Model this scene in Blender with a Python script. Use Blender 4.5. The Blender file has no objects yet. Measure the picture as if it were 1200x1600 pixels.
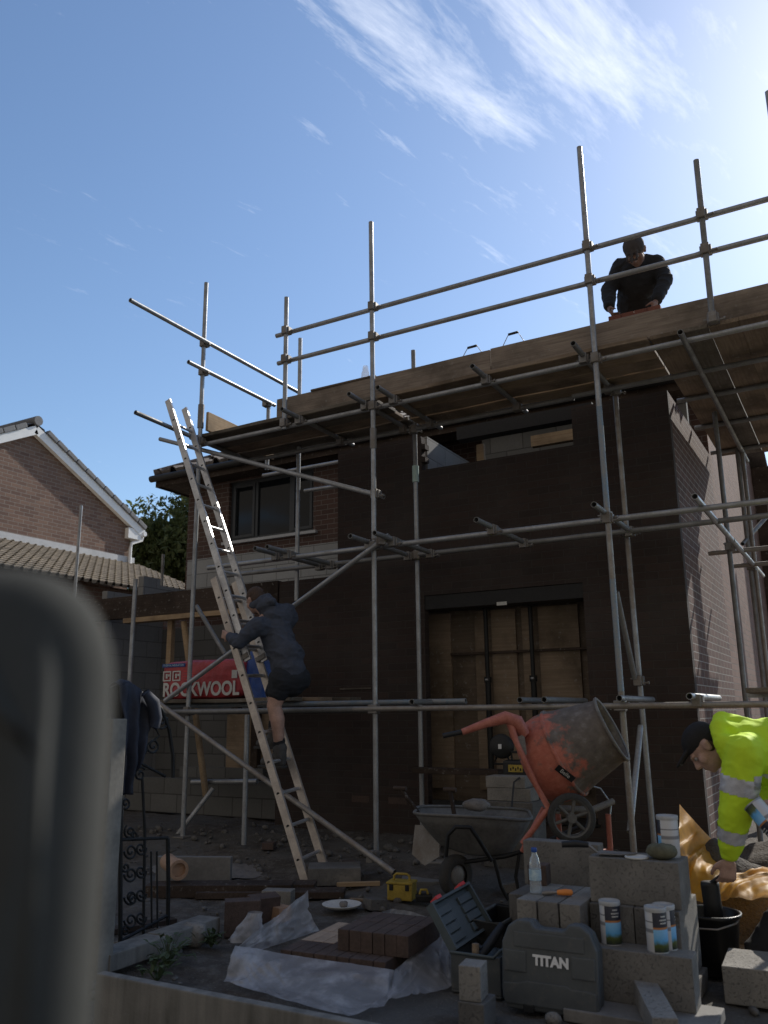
import bpy, bmesh, math, random
from mathutils import Vector, Matrix, noise as mnoise
R = math.radians
random.seed(7)
SC = bpy.context.scene
COL = SC.collection
V = Vector

# ------------------------------------------------------------------ camera
CAMH = 1.2; FPX = 1310.0; YAW, PITCH, ROLL = 29.57, 13.5, -0.585
_y, _p, _r = R(YAW), R(PITCH), R(ROLL)
FW = V((-math.sin(_y)*math.cos(_p), math.cos(_y)*math.cos(_p), math.sin(_p)))
_rt = V((math.cos(_y), math.sin(_y), 0)); _up = _rt.cross(FW)
RT = _rt*math.cos(_r) + _up*math.sin(_r); UP = _up*math.cos(_r) - _rt*math.sin(_r)
CAM = V((0, 0, CAMH))
def ray(u, v): return FW + RT*((u-600)/FPX) - UP*((v-800)/FPX)
def oy(u, v, Y): d = ray(u, v); return CAM + d*(Y/d.y)          # point of the wall plane y = Y
def ox(u, v, X): d = ray(u, v); return CAM + d*(X/d.x)          # point of the plane x = X
def oz(u, v, Z): d = ray(u, v); return CAM + d*((Z-CAMH)/d.z)   # point of the level z = Z

# ------------------------------------------------------------------ mesh builder
class MB:
    def __init__(s): s.v = []; s.f = []; s.sm = []; s.mi = []; s.cur = 0
    def add(s, verts, faces, smooth=False):
        o = len(s.v); s.v += [V(p) for p in verts]
        for f in faces: s.f.append([i+o for i in f]); s.sm.append(smooth); s.mi.append(s.cur)
        return s
    def box(s, c, size, M=None, taper=None):
        hx, hy, hz = size[0]/2, size[1]/2, size[2]/2
        P = [V((x*hx, y*hy, z*hz)) for z in (-1, 1) for y in (-1, 1) for x in (-1, 1)]
        if taper:
            for p in P:
                if p.z > 0: p.x *= taper; p.y *= taper
        c = V(c)
        P = [(M @ p if M else p) + c for p in P]
        return s.add(P, [(0, 2, 3, 1), (4, 5, 7, 6), (0, 1, 5, 4), (2, 6, 7, 3), (0, 4, 6, 2), (1, 3, 7, 5)])
    def bb(s, a, b):
        a, b = V(a), V(b)
        return s.box((a+b)/2, [abs(q) for q in (b-a)])
    @staticmethod
    def frame(d):
        d = V(d).normalized()
        a = V((0, 0, 1)) if abs(d.z) < .9 else V((1, 0, 0))
        x = d.cross(a).normalized(); y = d.cross(x).normalized()
        return x, y, d
    def tube(s, p, q, r, r2=None, n=12, cap=True, hollow=False):
        p, q = V(p), V(q); r2 = r if r2 is None else r2
        x, y, d = s.frame(q-p)
        ring = lambda c, rr: [c + (x*math.cos(2*math.pi*i/n) + y*math.sin(2*math.pi*i/n))*rr for i in range(n)]
        s.add(ring(p, r)+ring(q, r2), [((i+1) % n, i, n+i, n+(i+1) % n) for i in range(n)], True)
        if hollow:
            k = .84; dep = min(.2, (q-p).length*.4)
            for c, rr, sg in ((p, r, 1), (q, r2, -1)):
                A = ring(c, rr); B = ring(c, rr*k); Cc = ring(c+d*dep*sg, rr*k)
                fs = [(i, (i+1) % n, n+(i+1) % n, n+i) for i in range(n)] + [(n+i, n+(i+1) % n, 2*n+(i+1) % n, 2*n+i) for i in range(n)]
                fs.append([2*n+i for i in range(n)])
                if sg < 0: fs = [list(reversed(f)) for f in fs]
                s.add(A+B+Cc, fs)
        elif cap:
            s.add(ring(p, r), [list(range(n))]); s.add(ring(q, r2), [list(reversed(range(n)))])
        return s
    def path(s, pts, r, n=8, closed=False):
        pts = [V(p) for p in pts]; N = len(pts)
        rr = r if isinstance(r, (list, tuple)) else [r]*N
        x = None; rings = []
        for i, p in enumerate(pts):
            a = pts[i-1] if (i > 0 or closed) else p
            b = pts[(i+1) % N] if (i < N-1 or closed) else p
            d = (b-a).normalized()
            if x is None: x = s.frame(d)[0]
            x = (x - d*x.dot(d)).normalized(); y = d.cross(x)
            rings += [p + (x*math.cos(2*math.pi*k/n) + y*math.sin(2*math.pi*k/n))*rr[i] for k in range(n)]
        fs = []
        for i in range(N if closed else N-1):
            j = (i+1) % N
            fs += [(i*n+k, i*n+(k+1) % n, j*n+(k+1) % n, j*n+k) for k in range(n)]
        s.add(rings, fs, True)
        if not closed:
            s.add(rings[:n], [list(reversed(range(n)))]); s.add(rings[-n:], [list(range(n))])
        return s
    def lathe(s, prof, c=(0, 0, 0), axis=(0, 0, 1), n=24, smooth=True):
        c = V(c); x, y, d = s.frame(axis)
        P = []
        for (r, z) in prof:
            P += [c + d*z + (x*math.cos(2*math.pi*i/n) + y*math.sin(2*math.pi*i/n))*max(r, 1e-4) for i in range(n)]
        fs = []
        for k in range(len(prof)-1):
            fs += [(k*n+(i+1) % n, k*n+i, (k+1)*n+i, (k+1)*n+(i+1) % n) for i in range(n)]
        return s.add(P, fs, smooth)
    def prism(s, out, h, M):        # outline (x, y) extruded along local z by h, placed by the 4x4 M
        n = len(out)
        P = [M @ V((a, b, 0)) for a, b in out] + [M @ V((a, b, h)) for a, b in out]
        return s.add(P, [list(reversed(range(n))), list(range(n, 2*n))] + [(i, (i+1) % n, n+(i+1) % n, n+i) for i in range(n)])
    def ball(s, c, r, M=None, nu=16, nv=10):
        r = (r, r, r) if not isinstance(r, (tuple, list)) else r
        c = V(c); P = []
        for j in range(1, nv):
            t = math.pi*j/nv
            for i in range(nu):
                a = 2*math.pi*i/nu
                p = V((r[0]*math.sin(t)*math.cos(a), r[1]*math.sin(t)*math.sin(a), r[2]*math.cos(t)))
                P.append(c + (M @ p if M else p))
        top = V((0, 0, r[2])); P.append(c + (M @ top if M else top)); P.append(c - (M @ top if M else top))
        fs = []
        for j in range(nv-2):
            fs += [(j*nu+(i+1) % nu, j*nu+i, (j+1)*nu+i, (j+1)*nu+(i+1) % nu) for i in range(nu)]
        T, B = len(P)-2, len(P)-1
        fs += [(i, (i+1) % nu, T) for i in range(nu)] + [((nv-2)*nu+(i+1) % nu, (nv-2)*nu+i, B) for i in range(nu)]
        return s.add(P, fs, True)
    def grid(s, fn, nu, nv, smooth=True):
        P = [fn(i/nu, j/nv) for j in range(nv+1) for i in range(nu+1)]
        w = nu+1
        return s.add(P, [(j*w+i, j*w+i+1, (j+1)*w+i+1, (j+1)*w+i) for j in range(nv) for i in range(nu)], smooth)
    def mesh(s, name, mats, inv=None, bevel=0, seg=2):
        me = bpy.data.meshes.new(name)
        me.from_pydata([(inv @ p if inv else p) for p in s.v], [], s.f)
        for i, p in enumerate(me.polygons): p.use_smooth = s.sm[i]; p.material_index = s.mi[i]
        for m in (mats if isinstance(mats, (list, tuple)) else [mats]): me.materials.append(m)
        bm = bmesh.new(); bm.from_mesh(me)
        if bevel:
            bmesh.ops.recalc_face_normals(bm, faces=bm.faces)
            es = [e for e in bm.edges if len(e.link_faces) == 2 and e.calc_face_angle(0) > .5]
            bmesh.ops.bevel(bm, geom=es, offset=bevel, segments=seg, affect='EDGES', profile=.6, clamp_overlap=True)
        bm.to_mesh(me); bm.free()
        return me
    def build(s, name, mats, parent=None, world=True, bevel=0, seg=2, label=None):
        inv = None
        if parent is not None and world: inv = WM[parent.name].inverted()
        o = bpy.data.objects.new(name, s.mesh(name, mats, inv, bevel, seg))
        COL.objects.link(o)
        if parent is not None: o.parent = parent; WM[o.name] = WM[parent.name]
        else: WM[o.name] = Matrix.Identity(4)
        if label: o['label'] = label
        return o
WM = {}
def tag(o, label, cat, group=None):
    o['label'] = label; o['category'] = cat; o['kind'] = 'thing'
    if group: o['group'] = group
    return o
def thing(name, label, cat, loc=(0, 0, 0), rotz=0.0, group=None, M=None):
    o = bpy.data.objects.new(name, None); COL.objects.link(o)
    o.empty_display_size = .1
    m = M if M is not None else Matrix.Translation(V(loc)) @ Matrix.Rotation(rotz, 4, 'Z')
    o.matrix_world = m
    WM[o.name] = m.copy()
    return tag(o, label, cat, group)
def struct(o): o['kind'] = 'structure'; return o
def solo(mb, name, mat, label, cat, group=None, M=None, bevel=0, seg=2):   # a thing that is one mesh; local coordinates placed by M
    me = mb.mesh(name, mat, None, bevel, seg)
    o = bpy.data.objects.new(name, me); COL.objects.link(o)
    if M is not None: o.matrix_world = M
    WM[o.name] = M.copy() if M is not None else Matrix.Identity(4)
    return tag(o, label, cat, group)
def TR(loc, rz=0, rx=0, ry=0):
    return Matrix.Translation(V(loc)) @ Matrix.Rotation(rz, 4, 'Z') @ Matrix.Rotation(ry, 4, 'Y') @ Matrix.Rotation(rx, 4, 'X')
def axes(o, x, z):          # matrix with local x along x and local z near z
    x = V(x).normalized(); z = V(z); y = z.cross(x).normalized(); z = x.cross(y)
    m = Matrix((x, y, z)).transposed().to_4x4(); m.translation = V(o); return m

def blob(name, parts, mat, parent, voxel=.012, smooth=4, wr=0.0, wscale=6):
    """one continuous skin over overlapping tapered limbs and masses"""
    mb = MB()
    for p in parts:
        if p[0] == 'c':
            _, a, ra, b, rb = p
            mb.ball(a, ra, nu=14, nv=9); mb.ball(b, rb, nu=14, nv=9); mb.tube(a, b, ra, rb, n=14)
        elif p[0] == 'e': mb.ball(p[1], p[2], p[3] if len(p) > 3 else None)
        elif p[0] == 'b': mb.box(p[1], p[2], p[3] if len(p) > 3 else None)
    inv = WM[parent.name].inverted() if parent is not None else None
    me = mb.mesh('tmp', [], inv)
    o = bpy.data.objects.new('tmp', me); COL.objects.link(o)
    m = o.modifiers.new('r', 'REMESH'); m.mode = 'VOXEL'; m.voxel_size = voxel
    if smooth:
        m = o.modifiers.new('s', 'SMOOTH'); m.factor = .5; m.iterations = smooth
    dg = bpy.context.evaluated_depsgraph_get()
    nm = bpy.data.meshes.new_from_object(o.evaluated_get(dg))
    bpy.data.objects.remove(o); bpy.data.meshes.remove(me)
    if wr:
        nrm = [v.normal.copy() for v in nm.vertices]
        for v, vn in zip(nm.vertices, nrm):
            q = v.co*wscale
            f = mnoise.noise(q)
            rd = 1-2*abs(mnoise.noise(V((q.x*1.1+q.z*.7, q.y*1.1-q.z*.4, q.z*1.9+7))))
            r2 = 1-2*abs(mnoise.noise(V((q.x*2.6-q.z*1.2, q.y*2.4, q.z*3.6+2))))
            v.co += vn*wr*(f*.7 + rd*rd*rd*1.0 + r2*.45)
    nm.materials.clear(); nm.materials.append(mat)
    for p in nm.polygons: p.use_smooth = True
    nm.name = name
    r = bpy.data.objects.new(name, nm); COL.objects.link(r)
    if parent is not None: r.parent = parent; WM[r.name] = WM[parent.name]
    else: WM[r.name] = Matrix.Identity(4)
    return r

# ------------------------------------------------------------------ materials
def nt(m):
    m.use_nodes = True; t = m.node_tree; t.nodes.clear(); return t
class G:
    def __init__(s, name):
        s.m = bpy.data.materials.new(name); s.t = nt(s.m)
        s.out = s.n('ShaderNodeOutputMaterial'); s.b = s.n('ShaderNodeBsdfPrincipled')
        s.l(s.b.outputs[0], s.out.inputs[0]); s.tc = s.n('ShaderNodeTexCoord'); s.vec = s.tc.outputs['Object']
    def vary(s):                 # every copy of a board or block gets its own grain
        oi = s.n('ShaderNodeObjectInfo'); x = s.n('ShaderNodeVectorMath', operation='ADD'); m = s.math('MULTIPLY', oi.outputs['Random'], 61)
        s.l(s.tc.outputs['Object'], x.inputs[0]); s.l(m, x.inputs[1]); s.vec = x.outputs[0]
    def n(s, k, **kw):
        x = s.t.nodes.new(k)
        for a, b in kw.items(): setattr(x, a, b)
        return x
    def l(s, a, b): s.t.links.new(a, b)
    def noise(s, scale, vec=None, detail=6, rough=.6):
        x = s.n('ShaderNodeTexNoise'); x.inputs['Scale'].default_value = scale; x.inputs['Detail'].default_value = detail; x.inputs['Roughness'].default_value = rough
        s.l(vec if vec is not None else s.vec, x.inputs['Vector']); return x.outputs['Fac']
    def ramp(s, fac, stops):
        x = s.n('ShaderNodeValToRGB'); e = x.color_ramp.elements
        while len(e) < len(stops): e.new(.5)
        for i, (p, c) in enumerate(stops): e[i].position = p; e[i].color = (*c, 1) if len(c) == 3 else c
        s.l(fac, x.inputs[0]); return x.outputs[0]
    def mix(s, fac, a, b, mode='MIX'):
        x = s.n('ShaderNodeMix', data_type='RGBA', blend_type=mode)
        for k, val in ((0, fac), (6, a), (7, b)):
            if isinstance(val, (float, int)): x.inputs[k].default_value = val
            elif isinstance(val, tuple): x.inputs[k].default_value = (*val, 1)
            else: s.l(val, x.inputs[k])
        return x.outputs[2]
    def math(s, op, a, b=None):
        x = s.n('ShaderNodeMath', operation=op)
        for k, val in ((0, a), (1, b)):
            if val is None: continue
            if isinstance(val, (float, int)): x.inputs[k].default_value = val
            else: s.l(val, x.inputs[k])
        return x.outputs[0]
    def bump(s, h, strength=.3, dist=.01):
        x = s.n('ShaderNodeBump'); x.inputs['Strength'].default_value = strength; x.inputs['Distance'].default_value = dist
        s.l(h, x.inputs['Height']); s.l(x.outputs[0], s.b.inputs['Normal'])
    def set(s, **kw):
        for k, val in kw.items():
            i = s.b.inputs[k.replace('_', ' ')]
            if isinstance(val, (float, int)): i.default_value = val
            elif isinstance(val, tuple): i.default_value = (*val, 1) if len(val) == 3 else val
            else: s.l(val, i)
        return s
    def stretch(s, sc):
        x = s.n('ShaderNodeMapping'); x.inputs['Scale'].default_value = sc
        s.l(s.vec, x.inputs['Vector']); return x.outputs[0]

def simple(name, c, rough=.8, metal=0., var=.25, sc=6, bump=.15, bsc=80, c2=None, dist=.004, spec=.4):
    g = G(name); g.vary()
    d = tuple(max(0, x*(1-var)) for x in c); b = c2 or tuple(min(1, x*(1+var)) for x in c)
    n1 = g.noise(sc); n2 = g.noise(sc*7, detail=4)
    f = g.math('ADD', g.math('MULTIPLY', n1, .65), g.math('MULTIPLY', n2, .35))
    g.set(Base_Color=g.ramp(f, [(.34, d), (.66, b)]), Roughness=g.ramp(n1, [(.3, (rough*.85,)*3), (.7, (min(1, rough*1.12),)*3)]), Metallic=metal, Specular_IOR_Level=spec)
    if bump: g.bump(g.noise(bsc, detail=3), bump, dist)
    return g.m

def brick(name, cols, mortar, axis, bw=.225, bh=.075, var=.8, bumpd=.006, msize=.011, dirt=.25):
    g = G(name)
    sep = g.n('ShaderNodeSeparateXYZ'); g.l(g.tc.outputs['Object'], sep.inputs[0])
    cmb = g.n('ShaderNodeCombineXYZ'); g.l(sep.outputs[0 if axis == 'X' else 1], cmb.inputs[0]); g.l(sep.outputs[2], cmb.inputs[1])
    br = g.n('ShaderNodeTexBrick'); g.l(cmb.outputs[0], br.inputs['Vector'])
    br.inputs['Scale'].default_value = 1; br.inputs['Brick Width'].default_value = bw; br.inputs['Row Height'].default_value = bh
    br.inputs['Mortar Size'].default_value = msize/2; br.inputs['Mortar Smooth'].default_value = .25
    br.inputs['Color1'].default_value = (0, 0, 0, 1); br.inputs['Color2'].default_value = (1, 1, 1, 1); br.inputs['Mortar'].default_value = (.5, .5, .5, 1)
    br.inputs['Bias'].default_value = 0
    bc = g.ramp(br.outputs['Color'], [(i/(len(cols)-1), c) for i, c in enumerate(cols)])
    n1 = g.noise(1.3, detail=5); n2 = g.noise(45, detail=4)
    bc = g.mix(g.math('MULTIPLY', n2, .55), bc, tuple(x*.5 for x in cols[0]))
    mc = g.mix(g.math('MULTIPLY', g.noise(9), .6), mortar, tuple(x*.55 for x in mortar))
    c = g.mix(br.outputs['Fac'], bc, mc)
    c = g.mix(g.ramp(n1, [(.42, (0, 0, 0)), (.75, (dirt,)*3)]), c, (.09, .085, .08))
    g.set(Base_Color=c, Roughness=.9, Specular_IOR_Level=.25)
    h = g.math('SUBTRACT', g.math('MULTIPLY', n2, .35), br.outputs['Fac'])
    g.bump(h, .8, bumpd)
    return g.m

M = {}
M['brick_new_x'] = brick('new_brick_shaded_front', [(.056, .041, .036), (.068, .047, .040), (.05, .038, .034), (.076, .052, .044)], (.075, .062, .055), 'X', dirt=.4)  # same new brick as the side, brick and mortar darkened for the shade
M['brick_new_y'] = brick('new_brick_sunlit_side', [(.13, .07, .055), (.17, .09, .07), (.11, .062, .05)], (.42, .38, .34), 'Y')  # sunlit copy of the new brick, paler brick and mortar
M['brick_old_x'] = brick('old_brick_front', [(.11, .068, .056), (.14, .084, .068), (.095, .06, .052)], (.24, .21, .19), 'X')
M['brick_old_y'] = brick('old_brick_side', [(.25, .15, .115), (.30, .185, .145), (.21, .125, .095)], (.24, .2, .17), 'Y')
M['brick_gable'] = brick('gable_brick', [(.21, .13, .10), (.28, .18, .135), (.165, .1, .08), (.24, .15, .115)], (.31, .27, .23), 'Y', msize=.014)
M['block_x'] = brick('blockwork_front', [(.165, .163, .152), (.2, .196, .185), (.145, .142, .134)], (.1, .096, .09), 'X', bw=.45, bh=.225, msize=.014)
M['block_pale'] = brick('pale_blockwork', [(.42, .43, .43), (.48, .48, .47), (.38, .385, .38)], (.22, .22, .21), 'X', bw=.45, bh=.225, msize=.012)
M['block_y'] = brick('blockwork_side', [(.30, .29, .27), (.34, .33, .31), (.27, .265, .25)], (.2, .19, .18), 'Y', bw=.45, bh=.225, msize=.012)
def block_mat(name, c):
    g = G(name); g.vary(); n1 = g.noise(5, detail=6); n2 = g.noise(70, detail=6, rough=.7); n3 = g.noise(190, detail=2)
    k = lambda f: tuple(x*f for x in c)
    b = g.ramp(g.math('ADD', g.math('MULTIPLY', n1, .45), g.math('MULTIPLY', n2, .55)), [(.33, k(.62)), (.5, c), (.66, k(1.4))])
    b = g.mix(g.ramp(n2, [(.60, (0, 0, 0)), (.68, (.35,)*3)]), b, k(.45))
    b = g.mix(g.ramp(n1, [(.56, (0, 0, 0)), (.72, (.45,)*3)]), b, (.3, .27, .23))
    g.set(Base_Color=b, Roughness=.95, Specular_IOR_Level=.2); g.bump(g.math('SUBTRACT', g.math('MULTIPLY', n3, .35), g.ramp(n2, [(.55, (0,)*3), (.68, (1,)*3)])), .9, .005); return g.m
M['block'] = block_mat('concrete_block', (.2, .19, .175)); M['block2'] = block_mat('concrete_block_light', (.25, .235, .212)); M['block3'] = block_mat('concrete_block_dark', (.155, .147, .136))
def streaked():
    g = G('weathered_concrete'); st = g.n('ShaderNodeMapping'); st.inputs['Scale'].default_value = (14, 14, 1.1); g.l(g.tc.outputs['Object'], st.inputs[0])
    n1 = g.noise(1, st.outputs[0], 6, .6); n2 = g.noise(5, detail=7); n3 = g.noise(80, detail=3)
    c = g.ramp(g.math('ADD', g.math('MULTIPLY', n1, .6), g.math('MULTIPLY', n2, .4)), [(.36, (.12, .115, .10)), (.5, (.2, .19, .17)), (.64, (.27, .255, .225))])
    g.set(Base_Color=c, Roughness=.92, Specular_IOR_Level=.25); g.bump(n3, .4, .004); return g.m
M['concrete'] = streaked()
M['post_concrete'] = simple('post_concrete', (.20, .188, .165), .9, var=.3, sc=5, bump=.3, bsc=90, spec=.25)
M['mud'] = simple('mud', (.10, .085, .07), .95, var=.45, sc=2.5, bump=.9, bsc=30, dist=.02)
def galv(name, c, dirt, rough=.5, metal=.75, amt=.5):
    g = G(name)
    n1 = g.noise(5, detail=8, rough=.7); n2 = g.noise(60, detail=5)
    g.vary(); n1 = g.noise(6, detail=8, rough=.75); n2 = g.noise(70, detail=5)
    f = g.math('ADD', g.math('MULTIPLY', n1, .7), g.math('MULTIPLY', n2, .3))
    msk = g.ramp(f, [(.5-.12*amt-.05, (0, 0, 0)), (.66-.1*amt, (1, 1, 1))])
    g.set(Base_Color=g.mix(msk, c, dirt), Metallic=g.ramp(f, [(.45, (metal,)*3), (.62, (metal*.3,)*3)]), Roughness=g.ramp(n1, [(.3, (rough*.8,)*3), (.7, (min(1, rough*1.35),)*3)]))
    g.bump(n2, .25, .003); return g.m
M['galv'] = galv('galvanised_tube', (.43, .44, .45), (.27, .265, .255), .4, .6)
M['galv_dark'] = galv('dull_scaffold_tube', (.29, .29, .285), (.18, .175, .165), .55, .5)
M['galv_rust'] = galv('rusty_scaffold_tube', (.36, .345, .32), (.24, .2, .165), .48, .5, .7)
M['blue_steel'] = galv('blue_painted_tube', (.17, .25, .32), (.3, .3, .3), .5, .35, .75)
M['teal'] = simple('pale_green_sleeve', (.45, .58, .52), .6, var=.15)
M['clamp'] = galv('coupler_steel', (.27, .26, .25), (.19, .16, .13), .5, .55)
M['alu'] = galv('ladder_aluminium', (.62, .62, .62), (.42, .41, .4), .36, .75, .4)
M['alu_warm'] = galv('dusty_aluminium', (.6, .54, .47), (.42, .36, .31), .45, .55, .7)
def wood(name, c1, c2, c3, gsc=1.0, rough=.85):
    g = G(name); g.vary()
    st = g.stretch((1.2*gsc, 26*gsc, 26*gsc)); n1 = g.noise(2.2, st, 7, .65); n2 = g.noise(1.6, detail=6); n3 = g.noise(22, detail=5)
    c = g.ramp(n1, [(.3, c1), (.5, c2), (.7, c3)])
    c = g.mix(g.ramp(n2, [(.45, (0, 0, 0)), (.66, (.85,)*3)]), c, tuple(x*.38 for x in c2))
    c = g.mix(g.ramp(n3, [(.60, (0, 0, 0)), (.72, (.5,)*3)]), c, (.34, .32, .29))
    g.set(Base_Color=c, Roughness=rough, Specular_IOR_Level=.25); g.bump(n1, .35, .004)
    return g.m
M['board'] = wood('weathered_board', (.20, .15, .105), (.275, .205, .145), (.33, .26, .19))
M['board_tan'] = wood('tan_board', (.24, .175, .115), (.31, .23, .155), (.37, .285, .2))
M['board_dark'] = wood('grey_board', (.12, .1, .08), (.17, .145, .115), (.22, .185, .15))
M['toe_old'] = wood('mortar_stained_board', (.19, .15, .12), (.28, .225, .18), (.36, .3, .24))
M['timber'] = wood('sawn_timber', (.33, .225, .13), (.42, .295, .175), (.48, .35, .22))
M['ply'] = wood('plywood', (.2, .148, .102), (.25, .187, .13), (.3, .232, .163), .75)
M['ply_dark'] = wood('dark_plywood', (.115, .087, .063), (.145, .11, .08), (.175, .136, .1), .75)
M['dark_wood'] = wood('dark_stained_timber', (.05, .035, .028), (.07, .05, .038), (.09, .065, .05))
M['black'] = simple('black_steel', (.02, .02, .02), .55, .3, var=.3, bump=.05)
M['steel_dark'] = simple('dark_steel_lintel', (.035, .034, .034), .7, .3, var=.3)
M['rubber'] = simple('dusty_rubber', (.05, .048, .045), .85, var=.4, sc=12)
M['black_plastic'] = simple('black_plastic', (.018, .018, .018), .5, var=.3, sc=9, bump=.1)
M['bucket'] = simple('black_rubber_bucket', (.013, .013, .013), .38, var=.4, sc=14, bump=.1)
M['white_pvc'] = simple('white_plastic_trim', (.8, .8, .79), .4, var=.04, bump=0)
M['frame_grey'] = simple('dark_window_frame', (.05, .055, .06), .45, var=.1, bump=0)
M['lead'] = simple('lead_flashing', (.48, .49, .5), .6, var=.15, sc=3)
M['paper'] = simple('pale_label', (.6, .59, .55), .7, var=.15, sc=30, bump=0)
M['lid'] = simple('pale_grey_lid', (.42, .42, .41), .5, var=.15, sc=20, bump=0)
M['sponge'] = simple('dirty_sponge', (.13, .125, .08), .95, var=.4, sc=25, bump=.6, bsc=120)
M['white'] = simple('white_paint', (.78, .78, .77), .5, var=.05, bump=0)
M['yellow'] = simple('yellow_plastic', (.40, .285, .05), .65, var=.3, sc=15, bump=.05)
M['blue_plastic'] = simple('blue_film', (.02, .07, .28), .35, var=.3, sc=9, bump=.3, bsc=20, dist=.02)
M['red_plastic'] = simple('red_plastic', (.6, .05, .05), .4, var=.1, bump=0)
M['orange_plastic'] = simple('orange_handle', (.75, .25, .05), .5, var=.15, bump=0)
M['clay'] = simple('clay_pipe', (.4, .25, .16), .8, var=.25, sc=8)
M['slab'] = simple('paving_slab', (.2, .19, .175), .9, var=.25, sc=6, bump=.4, bsc=60)
def pack():
    g = G('red_wrap'); n = g.noise(7, detail=5)
    g.set(Base_Color=g.ramp(n, [(.35, (.34, .035, .04)), (.65, (.48, .055, .065))]), Roughness=.38)
    g.bump(g.noise(11, detail=6), .6, .03); return g.m
M['red_wrap'] = pack()
def glass_dark():
    g = G('window_pane'); n = g.noise(3, detail=2)
    g.set(Base_Color=(.012, .014, .016), Roughness=.05, Specular_IOR_Level=.28); g.bump(n, .03, .01); return g.m
M['pane'] = glass_dark()
def ridged(g, scale, vec=None):
    x = g.n('ShaderNodeTexNoise', noise_type='RIDGED_MULTIFRACTAL'); x.inputs['Scale'].default_value = scale; x.inputs['Detail'].default_value = 3; x.inputs['Roughness'].default_value = .5
    g.l(vec if vec is not None else g.vec, x.inputs['Vector']); return x.outputs['Fac']
def sheet():
    g = G('clear_polythene'); n = g.noise(7, detail=6); rd = ridged(g, 9); rd2 = ridged(g, 26)
    g.set(Base_Color=(.88, .88, .9), Roughness=g.ramp(n, [(.35, (.14,)*3), (.65, (.36,)*3)]), Specular_IOR_Level=.8)
    g.bump(g.math('ADD', g.math('MULTIPLY', rd, .5), g.math('MULTIPLY', rd2, .2)), .75, .02)
    tr = g.n('ShaderNodeBsdfTransparent'); tr.inputs[0].default_value = (.9, .91, .93, 1); tl = g.n('ShaderNodeBsdfTranslucent'); tl.inputs[0].default_value = (.6, .61, .64, 1)
    a = g.n('ShaderNodeMixShader'); a.inputs[0].default_value = .3; g.l(g.b.outputs[0], a.inputs[1]); g.l(tl.outputs[0], a.inputs[2])
    x = g.n('ShaderNodeMixShader'); f = g.math('ADD', g.math('MULTIPLY', n, .9), g.math('MULTIPLY', rd, -.16)); g.l(g.ramp(f, [(.12, (.18,)*3), (.5, (.68,)*3)]), x.inputs[0]); g.l(a.outputs[0], x.inputs[1]); g.l(tr.outputs[0], x.inputs[2])
    g.l(x.outputs[0], g.out.inputs[0]); return g.m
M['polythene'] = sheet()
def orange_sheet():
    g = G('amber_polythene'); n = g.noise(3.2, detail=8, rough=.65); rd = ridged(g, 5); rd2 = ridged(g, 17)
    c = g.ramp(n, [(.42, (.9, .48, .07)), (.56, (.7, .37, .09)), (.68, (.36, .23, .11))])
    g.set(Base_Color=c, Roughness=g.ramp(n, [(.35, (.38,)*3), (.65, (.65,)*3)]), Specular_IOR_Level=.3)
    g.bump(g.math('ADD', g.math('MULTIPLY', rd, .5), g.math('MULTIPLY', rd2, .2)), .5, .02)
    tl = g.n('ShaderNodeBsdfTranslucent'); g.l(c, tl.inputs[0])
    a = g.n('ShaderNodeMixShader'); a.inputs[0].default_value = .62; g.l(g.b.outputs[0], a.inputs[1]); g.l(tl.outputs[0], a.inputs[2])
    g.l(a.outputs[0], g.out.inputs[0]); return g.m
M['amber'] = orange_sheet()
def drum_mat():
    g = G('mixer_drum_paint'); sep = g.n('ShaderNodeSeparateXYZ'); g.l(g.tc.outputs['Object'], sep.inputs[0])
    n = g.noise(6, detail=9, rough=.68); n2 = g.noise(26, detail=6); n3 = g.noise(16, detail=4)
    f = g.math('ADD', g.math('MULTIPLY', sep.outputs[2], 1.9), g.math('MULTIPLY', g.math('SUBTRACT', n, .5), 2.1))
    red = g.ramp(n2, [(.35, (.44, .12, .075)), (.7, (.56, .19, .125))])
    cem = g.ramp(n3, [(.3, (.105, .085, .07)), (.55, (.155, .128, .105)), (.72, (.24, .21, .185))])
    g.set(Base_Color=g.mix(g.ramp(f, [(.42, (0, 0, 0)), (.62, (1, 1, 1))]), red, cem), Roughness=.75)
    g.bump(n, .6, .02); return g.m
M['drum'] = drum_mat()
M['mixer_red'] = simple('worn_red_paint', (.48, .125, .08), .55, var=.35, sc=9, bump=.15, c2=(.55, .2, .14))
M['cement_dust'] = simple('dry_cement', (.2, .18, .16), .95, var=.3, sc=14, bump=.6, bsc=60, dist=.01)
M['barrow'] = simple('cement_caked_steel', (.14, .135, .125), .85, var=.35, sc=6, bump=.4, bsc=40)
def case_mat():
    g = G('grey_tool_case_plastic'); n = g.noise(5, detail=6); st = g.n('ShaderNodeMapping'); st.inputs['Rotation'].default_value = (0, R(35), 0); st.inputs['Scale'].default_value = (6, 6, 60); g.l(g.tc.outputs['Object'], st.inputs[0])
    sc = g.noise(2.2, st.outputs[0], 5, .7); d = g.noise(22, detail=6, rough=.7)
    c = g.ramp(n, [(.35, (.066, .073, .076)), (.65, (.09, .098, .10))])
    c = g.mix(g.ramp(sc, [(.66, (0, 0, 0)), (.72, (.5,)*3)]), c, (.2, .2, .195)); c = g.mix(g.ramp(d, [(.54, (0, 0, 0)), (.7, (.5,)*3)]), c, (.17, .158, .14))
    g.set(Base_Color=c, Roughness=g.ramp(d, [(.4, (.42,)*3), (.65, (.75,)*3)])); g.bump(g.noise(260, detail=2), .15, .001); return g.m
M['case'] = case_mat()
M['case_in'] = simple('teal_grey_case_plastic', (.075, .092, .095), .5, var=.15, sc=5, bump=.1)
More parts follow.
